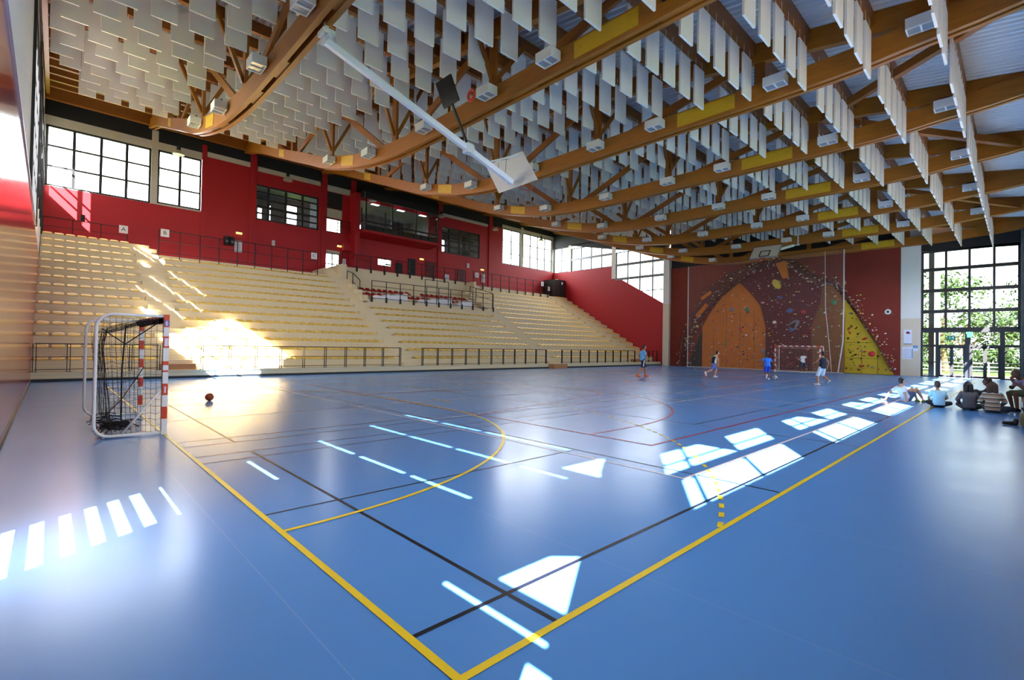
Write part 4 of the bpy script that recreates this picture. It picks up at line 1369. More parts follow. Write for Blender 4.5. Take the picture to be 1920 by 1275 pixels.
def goal(label, gx, sg, netm, lift):
    g = thing('handball_goal', label, 'goal', (gx, 10, 0))

    def P(x, y, z):
        return (gx - sg * x, y, z)
    hw = 0.04
    for yc in (8.46, 11.54):
        mb = MB(); z = 0.0; i = 0
        lv = [0, 0.27, 0.48, 0.68, 0.88, 1.08, 1.11, 1.20, 1.27, 1.50, 1.70, 1.86, 2.08] if (yc < 9 and sg > 0) else [0, 0.21, 0.42, 0.61, 0.81, 1.03, 1.22, 1.43, 1.62, 1.83, 2.08]
        for a, b in zip(lv, lv[1:]):
            mb.m = i % 2; i += 1
            mb.box(gx - hw, gx + hw, yc - hw, yc + hw, a, b)
        o = mb.obj('post', [WHITEPAINT, GOALRED], g)
    mb = MB()
    n = 15
    for i in range(n):
        mb.m = (i + 1) % 2
        a = 8.5 + 3.0 * i / n
        mb.box(gx - hw, gx + hw, a, 8.5 + 3.0 * (i + 1) / n, 2.0, 2.08)
    mb.obj('crossbar', [WHITEPAINT, GOALRED], g)
    for yc in (8.46, 11.54):
        pts = [P(0.04, yc, 2.05), P(0.71, yc, 2.05)]
        for i in range(1, 7):
            a = PI / 2 * i / 6; pts.append(P(0.71 + 0.22 * math.sin(a), yc, 2.05 - 0.22 * (1 - math.cos(a))))
        pts.append(P(0.93, yc, 0.24))
        for i in range(1, 7):
            a = PI / 2 * i / 6; pts.append(P(0.93 - 0.2 * (1 - math.cos(a)), yc, 0.24 - 0.2 * math.sin(a)))
        pts.append(P(0.04, yc, 0.03))
        mb = MB(); mb.tube(pts, 0.026, 10); mb.obj('side_frame', WHITEPAINT, g, smooth=True)
        mb = MB(); mb.tube([P(0.06, yc, 0.75), P(0.58, yc, 0.05)], 0.018, 8); mb.obj('brace', WHITEPAINT, g, smooth=True)
    mb = MB(); mb.tube([P(0.80, 8.46, 0.035), P(0.80, 11.54, 0.035)], 0.024, 8); mb.obj('ground_bar', WHITEPAINT, g)
    # net: surface of cords hanging from bar and posts
    cols_, rows_ = 24, 18
    prof = [(0.05, 2.0), (0.42, 1.96), (0.78, 1.82), (0.84, 1.5), (0.80, 1.1), (0.74, 0.6), (0.70, 0.1)] if lift else [(0.05, 2.0), (0.5, 1.95), (0.88, 1.95), (0.92, 1.5), (0.92, 1.0), (0.90, 0.5), (0.80, 0.08)]

    def pf(t):
        t *= len(prof) - 1; a = min(int(t), len(prof) - 2); f = t - a
        return prof[a][0] * (1 - f) + prof[a + 1][0] * f, prof[a][1] * (1 - f) + prof[a + 1][1] * f
    th = 0.0048
    mb = MB()

    def cord(p, q):
        mb.bar(p, q, th)
    G = [[None] * (rows_ + 1) for _ in range(cols_ + 1)]
    for i in range(cols_ + 1):
        for j in range(rows_ + 1):
            x, z = pf(j / rows_); y = 8.52 + 2.96 * i / cols_
            e = math.sin(PI * i / cols_)
            y2 = y + 0.10 * noise.noise((i * 0.35, j * 0.3, 1.0)) * (j / rows_)
            G[i][j] = P(x - 0.05 * e * math.sin(PI * j / rows_) + 0.03 * noise.noise((i * .4, j * .4, 2.)), y2, z - 0.10 * e * math.sin(PI * min(1, j / 8)) + 0.03 * noise.noise((i * .4, j * .4, 3.)))
    for i in range(cols_ + 1):
        for j in range(rows_):
            cord(G[i][j], G[i][j + 1])
    for j in range(rows_ + 1):
        for i in range(cols_):
            cord(G[i][j], G[i + 1][j])
    for yc in (8.47, 11.53):                                         # side nets
        na, nb = 10, 18
        H = [[None] * (nb + 1) for _ in range(na + 1)]
        for a in range(na + 1):
            for b in range(nb + 1):
                u = a / na; z = 0.06 + 1.94 * b / nb
                xb = 0.70 + 0.14 * min(1, (b / nb) * 1.3) if lift else 0.9
                s = 0.05 * noise.noise((a * .5, b * .4, yc))
                H[a][b] = P(0.05 + (xb - 0.05) * u, yc + s * math.sin(PI * u) + (0.05 if yc < 10 else -0.05) * math.sin(PI * u), z + 0.05 * noise.noise((a * .6, b * .5, 7.)) * (1 if 0 < a < na else 0))
        for a in range(na + 1):
            for b in range(nb):
                cord(H[a][b], H[a][b + 1])
        for b in range(nb + 1):
            for a in range(na):
                cord(H[a][b], H[a + 1][b])
    mb.obj('net', netm, g)
    if lift:
        mb = MB()
        for q in range(16):                                          # rope rolled along the bar and heaped on the floor
            ph = q * 0.4
            mb.tube([P(0.07 + 0.045 * math.sin(i * 1.1 + ph), 8.5 + 3.0 * i / 26, 2.0 + 0.05 * math.cos(i * 1.3 + ph) - 0.03) for i in range(27)], 0.009, 5)
        mb.obj('rolled_net', netm, g)
        mb = MB()
        for q in range(20):
            cx, cy = rng.uniform(0.45, 0.72), 8.75 + 2.5 * rng.random() ** 1.6
            pts = []
            for i in range(12):
                pts.append(P(cx + 0.16 * math.sin(i * 0.9 + q) + 0.02 * i * math.cos(q), cy + 0.12 * math.cos(i * 0.8 + q * 2), 0.05 + 0.10 * abs(math.sin(i * 0.7 + q)) * (1.3 if cy < 9.3 else 0.6)))
            mb.tube(pts, 0.007, 5)
        mb.obj('heaped_net', netm, g)
        mb = MB()
        mb.tube([P(0.42, 10.0, 1.9), P(0.46, 10.02, 1.0), P(0.45, 10.05, 0.1)], 0.014, 6)
        mb.tube([P(0.05, 8.6, 1.98), P(0.42, 10.0, 1.55), P(0.7, 11.2, 1.85)], 0.010, 6)
        mb.tube([P(0.74, 9.9, 0.15), P(0.45, 10.0, 0.5), P(0.1, 10.2, 1.1)], 0.008, 6)
        mb.obj('net_rope', netm, g)
        mb = MB(); mb.box(gx + 0.0401, gx + 0.0425, 8.43, 8.49, 1.88, 1.98)
        mb.box(gx - 0.03, gx + 0.03, 8.4175, 8.4199, 1.88, 1.98)
        o = mb.obj('sticker', mat('sticker_blue', srgb(60, 110, 190), 0.5), g); o['label'] = 'blue and white sticker'
        mb = MB(); mb.box(gx - 0.012, gx + 0.012, 8.4165, 8.4176, 1.89, 1.97); mb.box(gx - 0.025, gx + 0.02, 8.4165, 8.4176, 1.92, 1.94); mb.obj('print', PAPER, o)
        mb = MB(); mb.box(gx - 0.025, gx + 0.025, 8.4175, 8.4199, 1.53, 1.67); mb.box(gx - 0.012, gx + 0.012, 8.4175, 8.4199, 0.72, 0.83)
        mb.obj('label', PAPER, g)
    return g


goal('small goal with red and white posts and torn black net beside the near wall', 0.02, 1, NETB, True)
goal('far goal with red and white frame in front of the climbing wall', 40.0, -1, NETW, False)

# balls
mb = MB(); mb.ellipsoid((1.75, 13.5, 0.105), 0.105, 0.105, 0.105, 24, 16)
o = mb.obj('handball', mat('ball_orange', srgb(176, 74, 34), 0.5, var=0.2, scale=6), smooth=True); tag(o, 'small orange brown ball on the blue floor near the small goal', 'ball')
mb = MB()
for ax in range(3):
    pts = []
    for i in range(25):
        a = 2 * PI * i / 24; c, s = 0.1055 * math.cos(a), 0.1055 * math.sin(a)
        pts.append([(1.75 + c, 13.5 + s, 0.105), (1.75 + c, 13.5, 0.105 + s), (1.75, 13.5 + c, 0.105 + s)][ax])
    mb.tube(pts, 0.004, 5, False)
mb.obj('seam', INK, o)
mb = MB(); mb.ellipsoid((28.6, 7.85, 0.125), 0.125, 0.125, 0.125, 20, 12)
o = mb.obj('football', mat('ball_white', srgb(214, 210, 206), 0.5), smooth=True); tag(o, 'white football at the feet of the player in blue', 'ball')
mb = MB()
for i in range(12):
    th_ = math.acos(1 - 2 * (i + 0.5) / 12); ph = i * 2.4
    d = Vector((math.sin(th_) * math.cos(ph), math.sin(th_) * math.sin(ph), math.cos(th_)))
    c = Vector((28.6, 7.85, 0.125)) + d * 0.118
    mb.ellipsoid(c, 0.035, 0.035, 0.035, 8, 6)
mb.obj('patch', INK, o, smooth=True)

# ------------------------------------------------------------------ basketball backboards on swing arms
ARMW = mat('arm_white', srgb(244, 244, 250), 0.35)
bb = thing('basketball_backboard', 'white backboard seen from behind on a long white arm under the near trusses', 'backboard', (9.5, 10.0, 7.45))
mb = MB(); mb.prism([(9.46, 9.28, 7.94), (9.46, 11.08, 7.94), (9.68, 10.62, 6.93), (9.68, 8.80, 6.96)], (0.04, 0, 0.01))
mb.obj('board', mat('board_white', srgb(214, 210, 200), 0.6), bb)
mb = MB()
mb.bar((3.3, 9.95, 9.05), (9.55, 9.82, 7.08), 0.13, 0.17)
mb.obj('swing_arm', ARMW, bb)
mb = MB(); mb.bar((8.55, 9.95, 7.5), (9.45, 9.4, 7.86), 0.05); mb.obj('stay', WHITEPAINT, bb)
mb = MB(); mb.tube([(8.6, 10.0, 7.9 - 0.35), (9.44, 9.9, 7.85)], 0.008, 6); mb.tube([(9.1, 10.0, 7.3), (9.44, 10.4, 7.85)], 0.008, 6); mb.tube([(9.3, 9.9, 7.2), (9.44, 10.0, 7.9)], 0.008, 6); mb.obj('cable', GREY, bb)
mb = MB(); mb.box(3.15, 3.45, 9.75, 10.1, 9.15, 9.27); mb.tube([(3.3, 9.7, 9.1), (3.3, 10.2, 9.1)], 0.05, 10); mb.bar((3.3, 9.95, 9.05), (3.3, 9.95, 9.5), 0.1); mb.obj('hinge', WHITEPAINT, bb)
mb = MB(); mb.tube([(9.70, 9.7, 7.05), (9.86, 9.7, 7.0)], 0.03, 8)
mb.tube([(10.08 + 0.225 * math.cos(2 * PI * i / 24), 9.7 + 0.225 * math.sin(2 * PI * i / 24), 7.0) for i in range(25)], 0.012, 6, False)
mb.obj('hoop', GOALRED, bb)
mb = MB(); mb.box(9.60, 9.63, 9.98, 10.10, 7.10, 7.18); o = mb.obj('sticker', mat('sticker_blue', srgb(60, 110, 190), 0.5), bb)
kb = thing('training_board', 'black square board on a black pole clamped to the long white arm', 'board', (7.75, 9.9, 7.7))
mb = MB(); mb.prism([(6.90, 9.75, 9.62), (6.90, 10.5, 9.62), (7.08, 10.3, 8.84), (7.08, 9.55, 8.84)], (0.05, 0, 0.01)); mb.obj('board', mat('gloss_black', srgb(12, 12, 16), 0.2), kb)
mb = MB(); mb.bar((7.1, 9.92, 8.9), (7.75, 9.9, 7.75), 0.06); mb.obj('pole', BLACKM, kb)
mb = MB(); mb.box(7.62, 7.9, 9.78, 10.02, 7.55, 7.83); mb.obj('clamp', WHITEPAINT, kb)

b2 = thing('basketball_backboard', 'far white backboard with black square, swung up in front of the climbing wall', 'backboard', (30.9, 9.6, 7.6))
BXc = 33.0
fb = [(32.6, 10.85, 7.80), (32.6, 9.05, 7.80), (33.5, 9.05, 8.72), (33.5, 10.85, 8.72)]
mb = MB(); mb.prism(fb, (0.04, 0, -0.03)); mb.obj('board', mat('board_white', srgb(214, 210, 200), 0.6), b2)


def onb(u, v, d=-0.012):
    a, b, c = Vector(fb[0]), Vector(fb[1]), Vector(fb[3])
    n = (b - a).cross(c - a).normalized()
    q = a + (b - a) * u + (c - a) * v
    return q + n * d if (n.x < 0) == (d > 0) else q - n * d


mb = MB()
for (u0, v0, u1, v1) in ((0.34, 0.12, 0.66, 0.12), (0.34, 0.56, 0.66, 0.56), (0.34, 0.12, 0.34, 0.56), (0.66, 0.12, 0.66, 0.56)):
    mb.bar(onb(u0, v0), onb(u1, v1), 0.05)
for (u0, v0, u1, v1) in ((0, 0, 1, 0), (1, 0, 1, 1), (0, 1, 1, 1), (0, 0, 0, 1)):
    mb.bar(onb(u0, v0), onb(u1, v1), 0.03)
mb.obj('marking', INK, b2)
mb = MB(); c = onb(0.5, 0.05)
mb.tube([(c.x - 0.25 + 0.22 * math.cos(2 * PI * i / 24), c.y + 0.22 * math.sin(2 * PI * i / 24), c.z - 0.2 + 0.15 * math.cos(2 * PI * i / 24)) for i in range(25)], 0.02, 6, False); mb.obj('hoop', GOALRED, b2)
mb = MB(); mb.bar((33.2, 9.9, 8.2), (37.6, 9.6, 9.35), 0.12, 0.16); mb.bar((37.6, 9.3, 9.3), (37.6, 9.3, 10.2), 0.06); mb.bar((37.6, 9.2, 9.35), (37.6, 9.8, 9.35), 0.06); mb.obj('swing_arm', WHITEPAINT, b2)

# odd items on the trusses
mb = MB(); mb.box(8.6, 8.86, 3.6, 3.95, 9.75, 10.1)
o = mb.obj('loudspeaker', BLACKM); tag(o, 'small black loudspeaker on the side of the second truss', 'loudspeaker')
mb = MB(); mb.box(8.84, 8.95, 3.7, 3.85, 9.85, 10.0); mb.obj('bracket', GREY, o)
mb = MB(); mb.tube([(8.50 + 0.0, 10.75 + 0.17 * math.cos(2 * PI * i / 18), 9.95 + 0.17 * math.sin(2 * PI * i / 18)) for i in range(19)], 0.05, 8, False)
o = mb.obj('cable_reel', mat('reel_orange', srgb(226, 70, 36), 0.5), smooth=True); tag(o, 'orange cable reel beside a floodlight on the second truss', 'reel')
mb = MB(); mb.bar((8.5, 10.7, 9.95), (8.95, 10.7, 9.95), 0.03); mb.obj('bracket', GREY, o)

# posters, door signs, hanging net roll by the entrance
for y0, y1, z0, z1, lab in ((3.62, 4.08, 2.30, 3.36, 'white poster with a red emblem on the beige pillar'), (3.57, 4.17, 1.22, 2.12, 'white timetable sheet below the poster on the beige pillar'), (3.28, 3.55, 1.80, 2.20, 'small pale blue notice next to the timetable on the pillar')):
    mb = MB(); mb.box(XE - 0.115, XE - 0.101, y0, y1, z0, z1)
    o = mb.obj('poster', PAPER); tag(o, lab, 'poster')
    if z1 > 3:
        mb = MB(); mb.tube([(XE - 0.121, (y0 + y1) / 2, z1 - 0.22), (XE - 0.115, (y0 + y1) / 2, z1 - 0.22)], 0.09, 14); mb.box(XE - 0.121, XE - 0.115, y0 + 0.1, y1 - 0.14, z1 - 0.3, z1 - 0.2)
        mb.obj('emblem', mat('emblem_red', srgb(178, 30, 60), 0.6), o)
        mb = MB(); mb.box(XE - 0.121, XE - 0.115, y0, y1, 2.30, 2.34); mb.obj('print', INK, o)
    else:
        mb = MB(); bl = mat('print_blue', srgb(96, 150, 190), 0.6)
        if y0 < 3.4:
            mb.box(XE - 0.121, XE - 0.115, y0, y1, z1 - 0.18, z1)
        else:
            for i in range(7):
                mb.box(XE - 0.121, XE - 0.115, y0 + 0.08, y1 - 0.05, z0 + 0.1 + 0.1 * i, z0 + 0.115 + 0.1 * i)
            mb.box(XE - 0.121, XE - 0.115, y0, y0 + 0.05, z0 + 0.05, z1 - 0.15)
        mb.obj('print', bl, o)
GREENS = mat('sign_green', srgb(24, 120, 92), 0.5)
mb = MB(); mb.box(XE - 0.02, XE + 0.0, 1.28, 1.72, 2.60, 2.92)
o = mb.obj('door_number', GREENS, org=(XE - 0.02, 1.5, 2.76)); tag(o, 'green sign with white number 14 above the glass door', 'sign')
text_mesh('14', 0.30, PAPER, 'number', o, (-0.004, 0, 0), (PI / 2, 0, -PI / 2))
mb = MB(); mb.box(XE - 0.25, XE - 0.12, 0.40, 0.74, 3.02, 3.16); mb.box(XE - 0.2, XE - 0.17, 0.45, 0.70, 2.78, 3.02)
o = mb.obj('exit_sign', mat('exit_green', srgb(150, 206, 180), 0.4, emit=(srgb(120, 200, 160), 0.4))); tag(o, 'pale green exit sign hanging over the entrance doors', 'sign')
mb = MB(); mb.bar((XE - 0.18, 0.57, 3.16), (XE, 0.57, 3.25), 0.03); mb.obj('bracket', GREY, o)
mb = MB()
for q in range(14):
    a = q * 2.4
    mb.tube([(43.55 + 0.10 * math.cos(a + i * 0.5), -1.95 + 0.09 * math.sin(a + i * 0.5), 0.1 + 9.9 * i / 24) for i in range(25)], 0.035, 5)
o = mb.obj('gathered_net', mat('net_grey', srgb(92, 96, 92), 0.9, var=0.4, scale=5)); tag(o, 'gathered grey net hanging in the corner beside the entrance', 'net')
# ------------------------------------------------------------------ people


def remesh(mb, voxel, m, name, parent, scale, smooth_n=2, disp=0):
    me = mb.mesh(name + '_raw', m)
    if scale != 1.0:
        me.transform(Matrix.Scale(scale, 4))
    o = bpy.data.objects.new(name, me); COL.objects.link(o)
    r = o.modifiers.new('r', 'REMESH'); r.mode = 'VOXEL'; r.voxel_size = voxel
    s = o.modifiers.new('s', 'SMOOTH'); s.iterations = smooth_n; s.factor = 0.5
    dg = bpy.context.evaluated_depsgraph_get()
    nm = bpy.data.meshes.new_from_object(o.evaluated_get(dg))
    o.modifiers.clear()
    nm.name = name
    nm.polygons.foreach_set('use_smooth', [True] * len(nm.polygons))
    if len(nm.materials) == 0:
        nm.materials.append(m)
    o.data = nm; bpy.data.meshes.remove(me)
    o.parent = parent
    return o


def ring(c, lat, fwd, hw, hd, n=18, p=2.3):
    out = []
    for k in range(n):
        a = 2 * PI * k / n; ca, sa = math.cos(a), math.sin(a)
        x = math.copysign(abs(ca) ** (2 / p), ca) * hw; y = math.copysign(abs(sa) ** (2 / p), sa) * hd
        out.append(c + lat * x + fwd * y)
    return out


def person(label, loc, yaw, J, skin, shirt, shorts, hair, shoe, scale=1.0, sleeve=0.55, leg=0.75, longhair=False, vest=None, stripe=None, look=(1, 0, 0)):
    """joints in metres, x forward, y left, z up"""
    V = {k: Vector(v) for k, v in J.items() if k != 'bend'}
    root = thing('person', label, 'person', loc, yaw, 'people in the hall')
    hip, neck, head = V['hip'], V['neck'], V['head']
    up = (neck - hip).normalized()
    lat = Vector(J.get('lat', (0, 1, 0))); lat = (lat - up * lat.dot(up)).normalized()
    fwd = lat.cross(up)
    T = [(-0.06, .150, .105), (0.0, .165, .115), (0.20, .150, .105), (0.42, .135, .098), (0.65, .160, .112), (0.85, .178, .105), (0.95, .140, .080), (1.03, .060, .058)]
    L = (neck - hip).length
    bend = fwd * (-J.get('bend', 0.03))

    def tc(t):
        return hip + up * (L * t) + bend * math.sin(PI * max(0, min(1, t)))
    mb = MB()
    mb.loft([ring(tc(t), lat, fwd, w, d) for t, w, d in T])
    lk = Vector(look).normalized()
    hl = Vector((0, 0, 1)).cross(lk).normalized(); hu = lk.cross(hl)
    mb.capsule(tc(0.97), head - hu * 0.05, 0.056, 0.05)
    mb.ellipsoid(head + hu * 0.015, .096, .076, .118, 20, 14, (lk, hl, hu))
    mb.ellipsoid(head + lk * 0.035 - hu * 0.065, .055, .052, .055, 14, 10, (lk, hl, hu))
    mb.capsule(head + lk * 0.088 + hu * 0.015, head + lk * 0.108 - hu * 0.022, 0.010, 0.014, 8)
    for s in (-1, 1):
        mb.ellipsoid(head + hl * (s * 0.077) - lk * 0.005, .022, .012, .032, 10, 8, (lk, hl, hu))
    SH = {}
    for s, S_ in ((1, 'L'), (-1, 'R')):
        sh = tc(0.88) + lat * (s * 0.165); e, h = V['e' + S_], V['h' + S_]
        SH[S_] = sh
        mb.capsule(sh, e, .050, .040); mb.capsule(e, h, .040, .027)
        d = (h - e).normalized(); hd = Vector(J.get('hd' + S_, d)).normalized()
        side = hd.cross(Vector(J.get('pn' + S_, (0, s * 1.0, 0.0)))).normalized()
        if side.length < 0.5:
            side = hd.cross(Vector((0, 0, 1))).normalized()
        pn = side.cross(hd)
        palm = h + hd * 0.085
        mb.capsule(h + hd * 0.015 - side * 0.012, palm - side * 0.022, .024, .020, 10); mb.capsule(h + hd * 0.015 + side * 0.012, palm + side * 0.022, .024, .020, 10)
        for i, ln in enumerate((0.068, 0.078, 0.073, 0.056)):
            b = palm + side * (0.030 - 0.020 * i)
            k1 = b + hd * ln * 0.55 + pn * (-0.006 * i); k2 = k1 + hd * ln * 0.35 + pn * (s * -0.024)
            mb.capsule(b, k1, .0098, .0092, 8); mb.capsule(k1, k2, .0092, .0082, 8)
        tb = h + hd * 0.03 + side * 0.032
        t1 = tb + side * 0.028 + hd * 0.028; t2 = t1 + hd * 0.032 + side * 0.006
        mb.capsule(tb, t1, .0125, .011, 8); mb.capsule(t1, t2, .011, .009, 8)
        hp = hip + lat * (s * 0.088); k, a = V['k' + S_], V['a' + S_]
        mb.capsule(hp, k, .088, .055); mb.capsule(k, k + (a - k) * 0.35, .055, .056); mb.capsule(k + (a - k) * 0.3, a, .056, .036)
        fd = Vector(J.get('f' + S_, (1, 0, 0))).normalized()
        mb.capsule(a - fd * 0.03 - Vector((0, 0, .045)), a + fd * 0.15 - Vector((0, 0, .055)), .034, .028)
    body = remesh(mb, 0.0095, skin, 'body', root, scale, 2)
    # hair
    mb = MB()
    mb.ellipsoid(head - lk * 0.020 + hu * 0.035, .098, .086, .108, 20, 14, (lk, hl, hu))
    mb.ellipsoid(head - lk * 0.045 - hu * 0.02, .070, .080, .085, 16, 12, (lk, hl, hu))
    if longhair:
        mb.capsule(head - lk * 0.05 + hl * 0.03, head - lk * 0.10 - hu * 0.20 + hl * 0.06, .095, .07)
        mb.capsule(head - lk * 0.05 - hl * 0.03, head - lk * 0.10 - hu * 0.18 - hl * 0.06, .095, .07)
    remesh(mb, 0.012, hair, 'hair', root, scale, 2)
    for s in (-1, 1):
        mb = MB(); mb.ellipsoid(head + lk * 0.086 + hl * (s * 0.033) + hu * 0.022, .010, .014, .010, 10, 8, (lk, hl, hu))
        o = mb.obj('eye', INK, root, world=False, smooth=True); o.data.transform(Matrix.Scale(scale, 4))
    mb = MB(); mb.ellipsoid(head + lk * 0.083 - hu * 0.062, .010, .024, .007, 10, 8, (lk, hl, hu))
    o = mb.obj('mouth', mat('lips', srgb(150, 84, 76), 0.6), root, world=False, smooth=True); o.data.transform(Matrix.Scale(scale, 4))
    # shirt
    mb = MB()
    mb.loft([ring(tc(t), lat, fwd, w + .020, d + .020) for t, w, d in [(-0.08, .165, .118)] + T[1:6] + [(0.93, .150, .088), (0.985, .095, .068)]])
    if sleeve:
        for S_ in 'LR':
            sh, e = SH[S_], V['e' + S_]
            mb.capsule(sh, sh + (e - sh) * sleeve, .068, .064)
            if sleeve > 0.98:
                mb.capsule(e, e + (V['h' + S_] - e) * 0.88, .060, .046)
    o = remesh(mb, 0.012, shirt, 'shirt', root, scale, 2)
    if vest:
        mb = MB(); mb.loft([ring(tc(t) - fwd * 0.018, lat, fwd, w + .012, d + .022) for t, w, d in T[1:6]])
        remesh(mb, 0.012, vest, 'bib', root, scale, 1)
    # shorts / trousers
    mb = MB()
    mb.loft([ring(tc(t), lat, fwd, w, d) for t, w, d in ((-0.12, .150, .110), (-0.05, .175, .128), (0.03, .180, .130), (0.10, .172, .122))])
    for s, S_ in ((1, 'L'), (-1, 'R')):
        hp = hip + lat * (s * 0.088); k, a = V['k' + S_], V['a' + S_]
        mb.capsule(hp, hp + (k - hp) * min(leg, 1.0), .108, .090 if leg < 1.5 else .075)
        if leg > 1:
            mb.capsule(k, k + (a - k) * (leg - 1), .075, .058)
    remesh(mb, 0.012, shorts, 'shorts' if leg <= 1 else 'trousers', root, scale, 2)
    if stripe:
        mb = MB()
        for s, S_ in ((1, 'L'), (-1, 'R')):
            hp = hip + lat * (s * 0.088); k = V['k' + S_]; d = (k - hp).normalized(); o_ = (lat * s - d * (lat * s).dot(d)).normalized()
            mb.bar(hp + o_ * 0.108 + d * 0.0, hp + (k - hp) * leg + o_ * 0.096, 0.035, 0.012, o_)
        o = mb.obj('stripe', stripe, root, world=False); o.data.transform(Matrix.Scale(scale, 4))
    for S_ in 'LR':
        a = V['a' + S_]; fd = Vector(J.get('f' + S_, (1, 0, 0))).normalized()
        fu = Vector(J.get('fu' + S_, (0, 0, 1))); fu = (fu - fd * fu.dot(fd)).normalized()
        mb = MB(); mb.capsule(a - fd * 0.045 - fu * .042, a + fd * 0.16 - fu * .050, .046, .040); mb.capsule(a - fu * 0.01, a - fu * .04, .046, .046)
        remesh(mb, 0.012, shoe, 'shoe', root, scale, 1)
    return root


SK1, SK2, SK3 = mat('skin_tan', srgb(168, 112, 82), 0.55), mat('skin_brown', srgb(108, 68, 50), 0.55), mat('skin_light', srgb(196, 142, 108), 0.55)
HB = mat('hair_black', srgb(20, 17, 17), 0.5); HBR = mat('hair_brown', srgb(70, 46, 34), 0.55)


def cloth(n, *c):
    return mat('cloth_' + n, srgb(*c), 0.85)


WALK = dict(hip=(0, 0, .93), neck=(0.03, 0, 1.44), head=(0.08, 0, 1.62), eL=(-.10, .24, 1.16), hL=(-.02, .25, .92), eR=(.06, -.25, 1.14), hR=(.27, -.24, .96), kL=(.18, .09, .52), aL=(.20, .09, .085), kR=(-.06, -.09, .50), aR=(-.34, -.10, .11), fR=(.95, 0, -.25))
NV = (math.sin(YAW), -math.cos(YAW))
FACE_R = math.atan2(NV[1], NV[0])                                    # faces along the picture's right
person('person in light blue shirt, dark blue striped shorts and orange shoes walking near the stands', (23.75, 13.45, 0), FACE_R + 0.15, WALK, SK1, cloth('light_blue', 100, 172, 226), cloth('navy', 22, 30, 66), HB, cloth('orange', 232, 90, 40), 1.07, 0.6, 0.85, stripe=PAPER)
RUN = dict(hip=(0, 0, .80), neck=(0.12, 0, 1.29), head=(0.22, 0, 1.46), eL=(-.12, .24, 1.06), hL=(-.02, .26, .86), eR=(.14, -.25, 1.02), hR=(.16, -.22, .80), kL=(.20, .09, .46), aL=(.10, .09, .085), kR=(-.22, -.10, .43), aR=(-.62, -.11, .25), fR=(.25, 0, -.97), fuR=(-.9, 0, -.2))
person('person in white tank top and blue shorts running in front of the orange board', (27.4, 10.85, 0), FACE_R + 0.1, RUN, SK3, cloth('white', 222, 220, 224), cloth('violet_blue', 92, 112, 196), HB, cloth('shoe_white', 226, 224, 226), 1.0, 0, 0.7, vest=cloth('bib_black', 24, 24, 30))
KICK = dict(hip=(-.02, 0, .84), neck=(0.10, 0.0, 1.33), head=(0.19, 0.0, 1.51), eL=(-.02, .33, 1.14), hL=(-.08, .36, .90), eR=(.06, -.30, 1.08), hR=(.10, -.46, .86), kL=(-.02, .12, .45), aL=(-.46, .16, .30), fL=(.2, .2, -.95), kR=(.13, -.08, .46), aR=(.03, -.09, .085), bend=0.06)
person('person in bright blue shirt and shorts running with the white football', (28.1, 8.1, 0), YAW - 0.25, KICK, SK2, cloth('blue', 44, 120, 236), cloth('blue_dark', 30, 74, 214), HB, cloth('shoe_white', 226, 224, 226), 0.92, 0.6, 0.75)
KEEP = dict(hip=(0, 0, .90), neck=(0.03, 0, 1.42), head=(0.06, 0, 1.60), eL=(.05, .34, 1.22), hL=(.14, .24, 1.42), hdL=(0, -.2, 1), eR=(.05, -.34, 1.22), hR=(.14, -.24, 1.42), hdR=(0, .2, 1), kL=(.10, .12, .48), aL=(.04, .12, .085), kR=(.08, -.14, .48), aR=(0, -.16, .085))
person('goalkeeper in white shirt and dark shorts standing with raised arms inside the far goal', (40.45, 9.72, 0), PI + YAW, KEEP, SK2, cloth('white', 222, 220, 224), cloth('slate', 52, 60, 84), HB, cloth('shoe_white', 226, 224, 226), 0.92, 0.5, 0.9)
RUN2 = dict(hip=(0, 0, .88), neck=(0.02, -.03, 1.40), head=(0.05, -.06, 1.58), eL=(.10, .27, 1.16), hL=(.28, .20, 1.10), eR=(-.05, -.30, 1.16), hR=(-.02, -.26, .92), kL=(.08, .20, .48), aL=(-.10, .34, .09), kR=(.12, -.14, .50), aR=(-.18, -.22, .24), fR=(.75, -.3, -.5), fL=(.9, .4, 0))
person('person in dark navy tank top and white shorts seen from behind near the right post', (25.9, 4.85, 0), YAW + 0.2, RUN2, SK1, cloth('navy_top', 20, 26, 52), cloth('pale_shorts', 206, 222, 236), HB, cloth('shoe_pale', 220, 214, 210), 0.97, 0, 0.95)
# seated watchers on the floor along the window side
LEAN = dict(hip=(0, 0, .13), neck=(-.24, 0, .60), head=(-.20, 0, .79), eL=(-.42, .28, .36), hL=(-.55, .34, .05), hdL=(-1, .2, 0), pnL=(0, 0, -1), eR=(-.34, -.25, .34), hR=(-.30, -.32, .05), hdR=(-.8, -.4, 0), pnR=(0, 0, -1), kL=(.36, .12, .50), aL=(.55, .10, .085), kR=(.30, -.12, .50), aR=(.60, -.12, .085))
person('person in white T-shirt leaning back on both hands with knees up', (19.35, 0.80, 0), FACE_R + 0.1, LEAN, SK3, cloth('white', 222, 220, 224), cloth('plaid', 70, 84, 120), HB, cloth('olive_shoe', 110, 116, 60), 0.88, 0.6, 0.55)
CROSS = dict(hip=(0, 0, .12), neck=(.04, 0, .60), head=(.10, 0, .79), eL=(.05, .26, .34), hL=(.26, .16, .20), eR=(.05, -.26, .34), hR=(.26, -.18, .20), kL=(.36, .16, .16), aL=(.44, -.18, .09), kR=(.24, -.42, .14), aR=(.36, -.12, .09), fL=(0, -1, 0), fR=(.2, 1, 0), bend=0.06)
person('person with short hair and pale cyan T-shirt sitting cross-legged, back to us', (18.1, -0.12, 0), YAW - 0.35, CROSS, SK3, cloth('cyan', 176, 220, 236), cloth('dark_trousers', 20, 20, 28), HBR, cloth('dark_shoe', 22, 22, 26), 0.87, 0.6, 1.9)
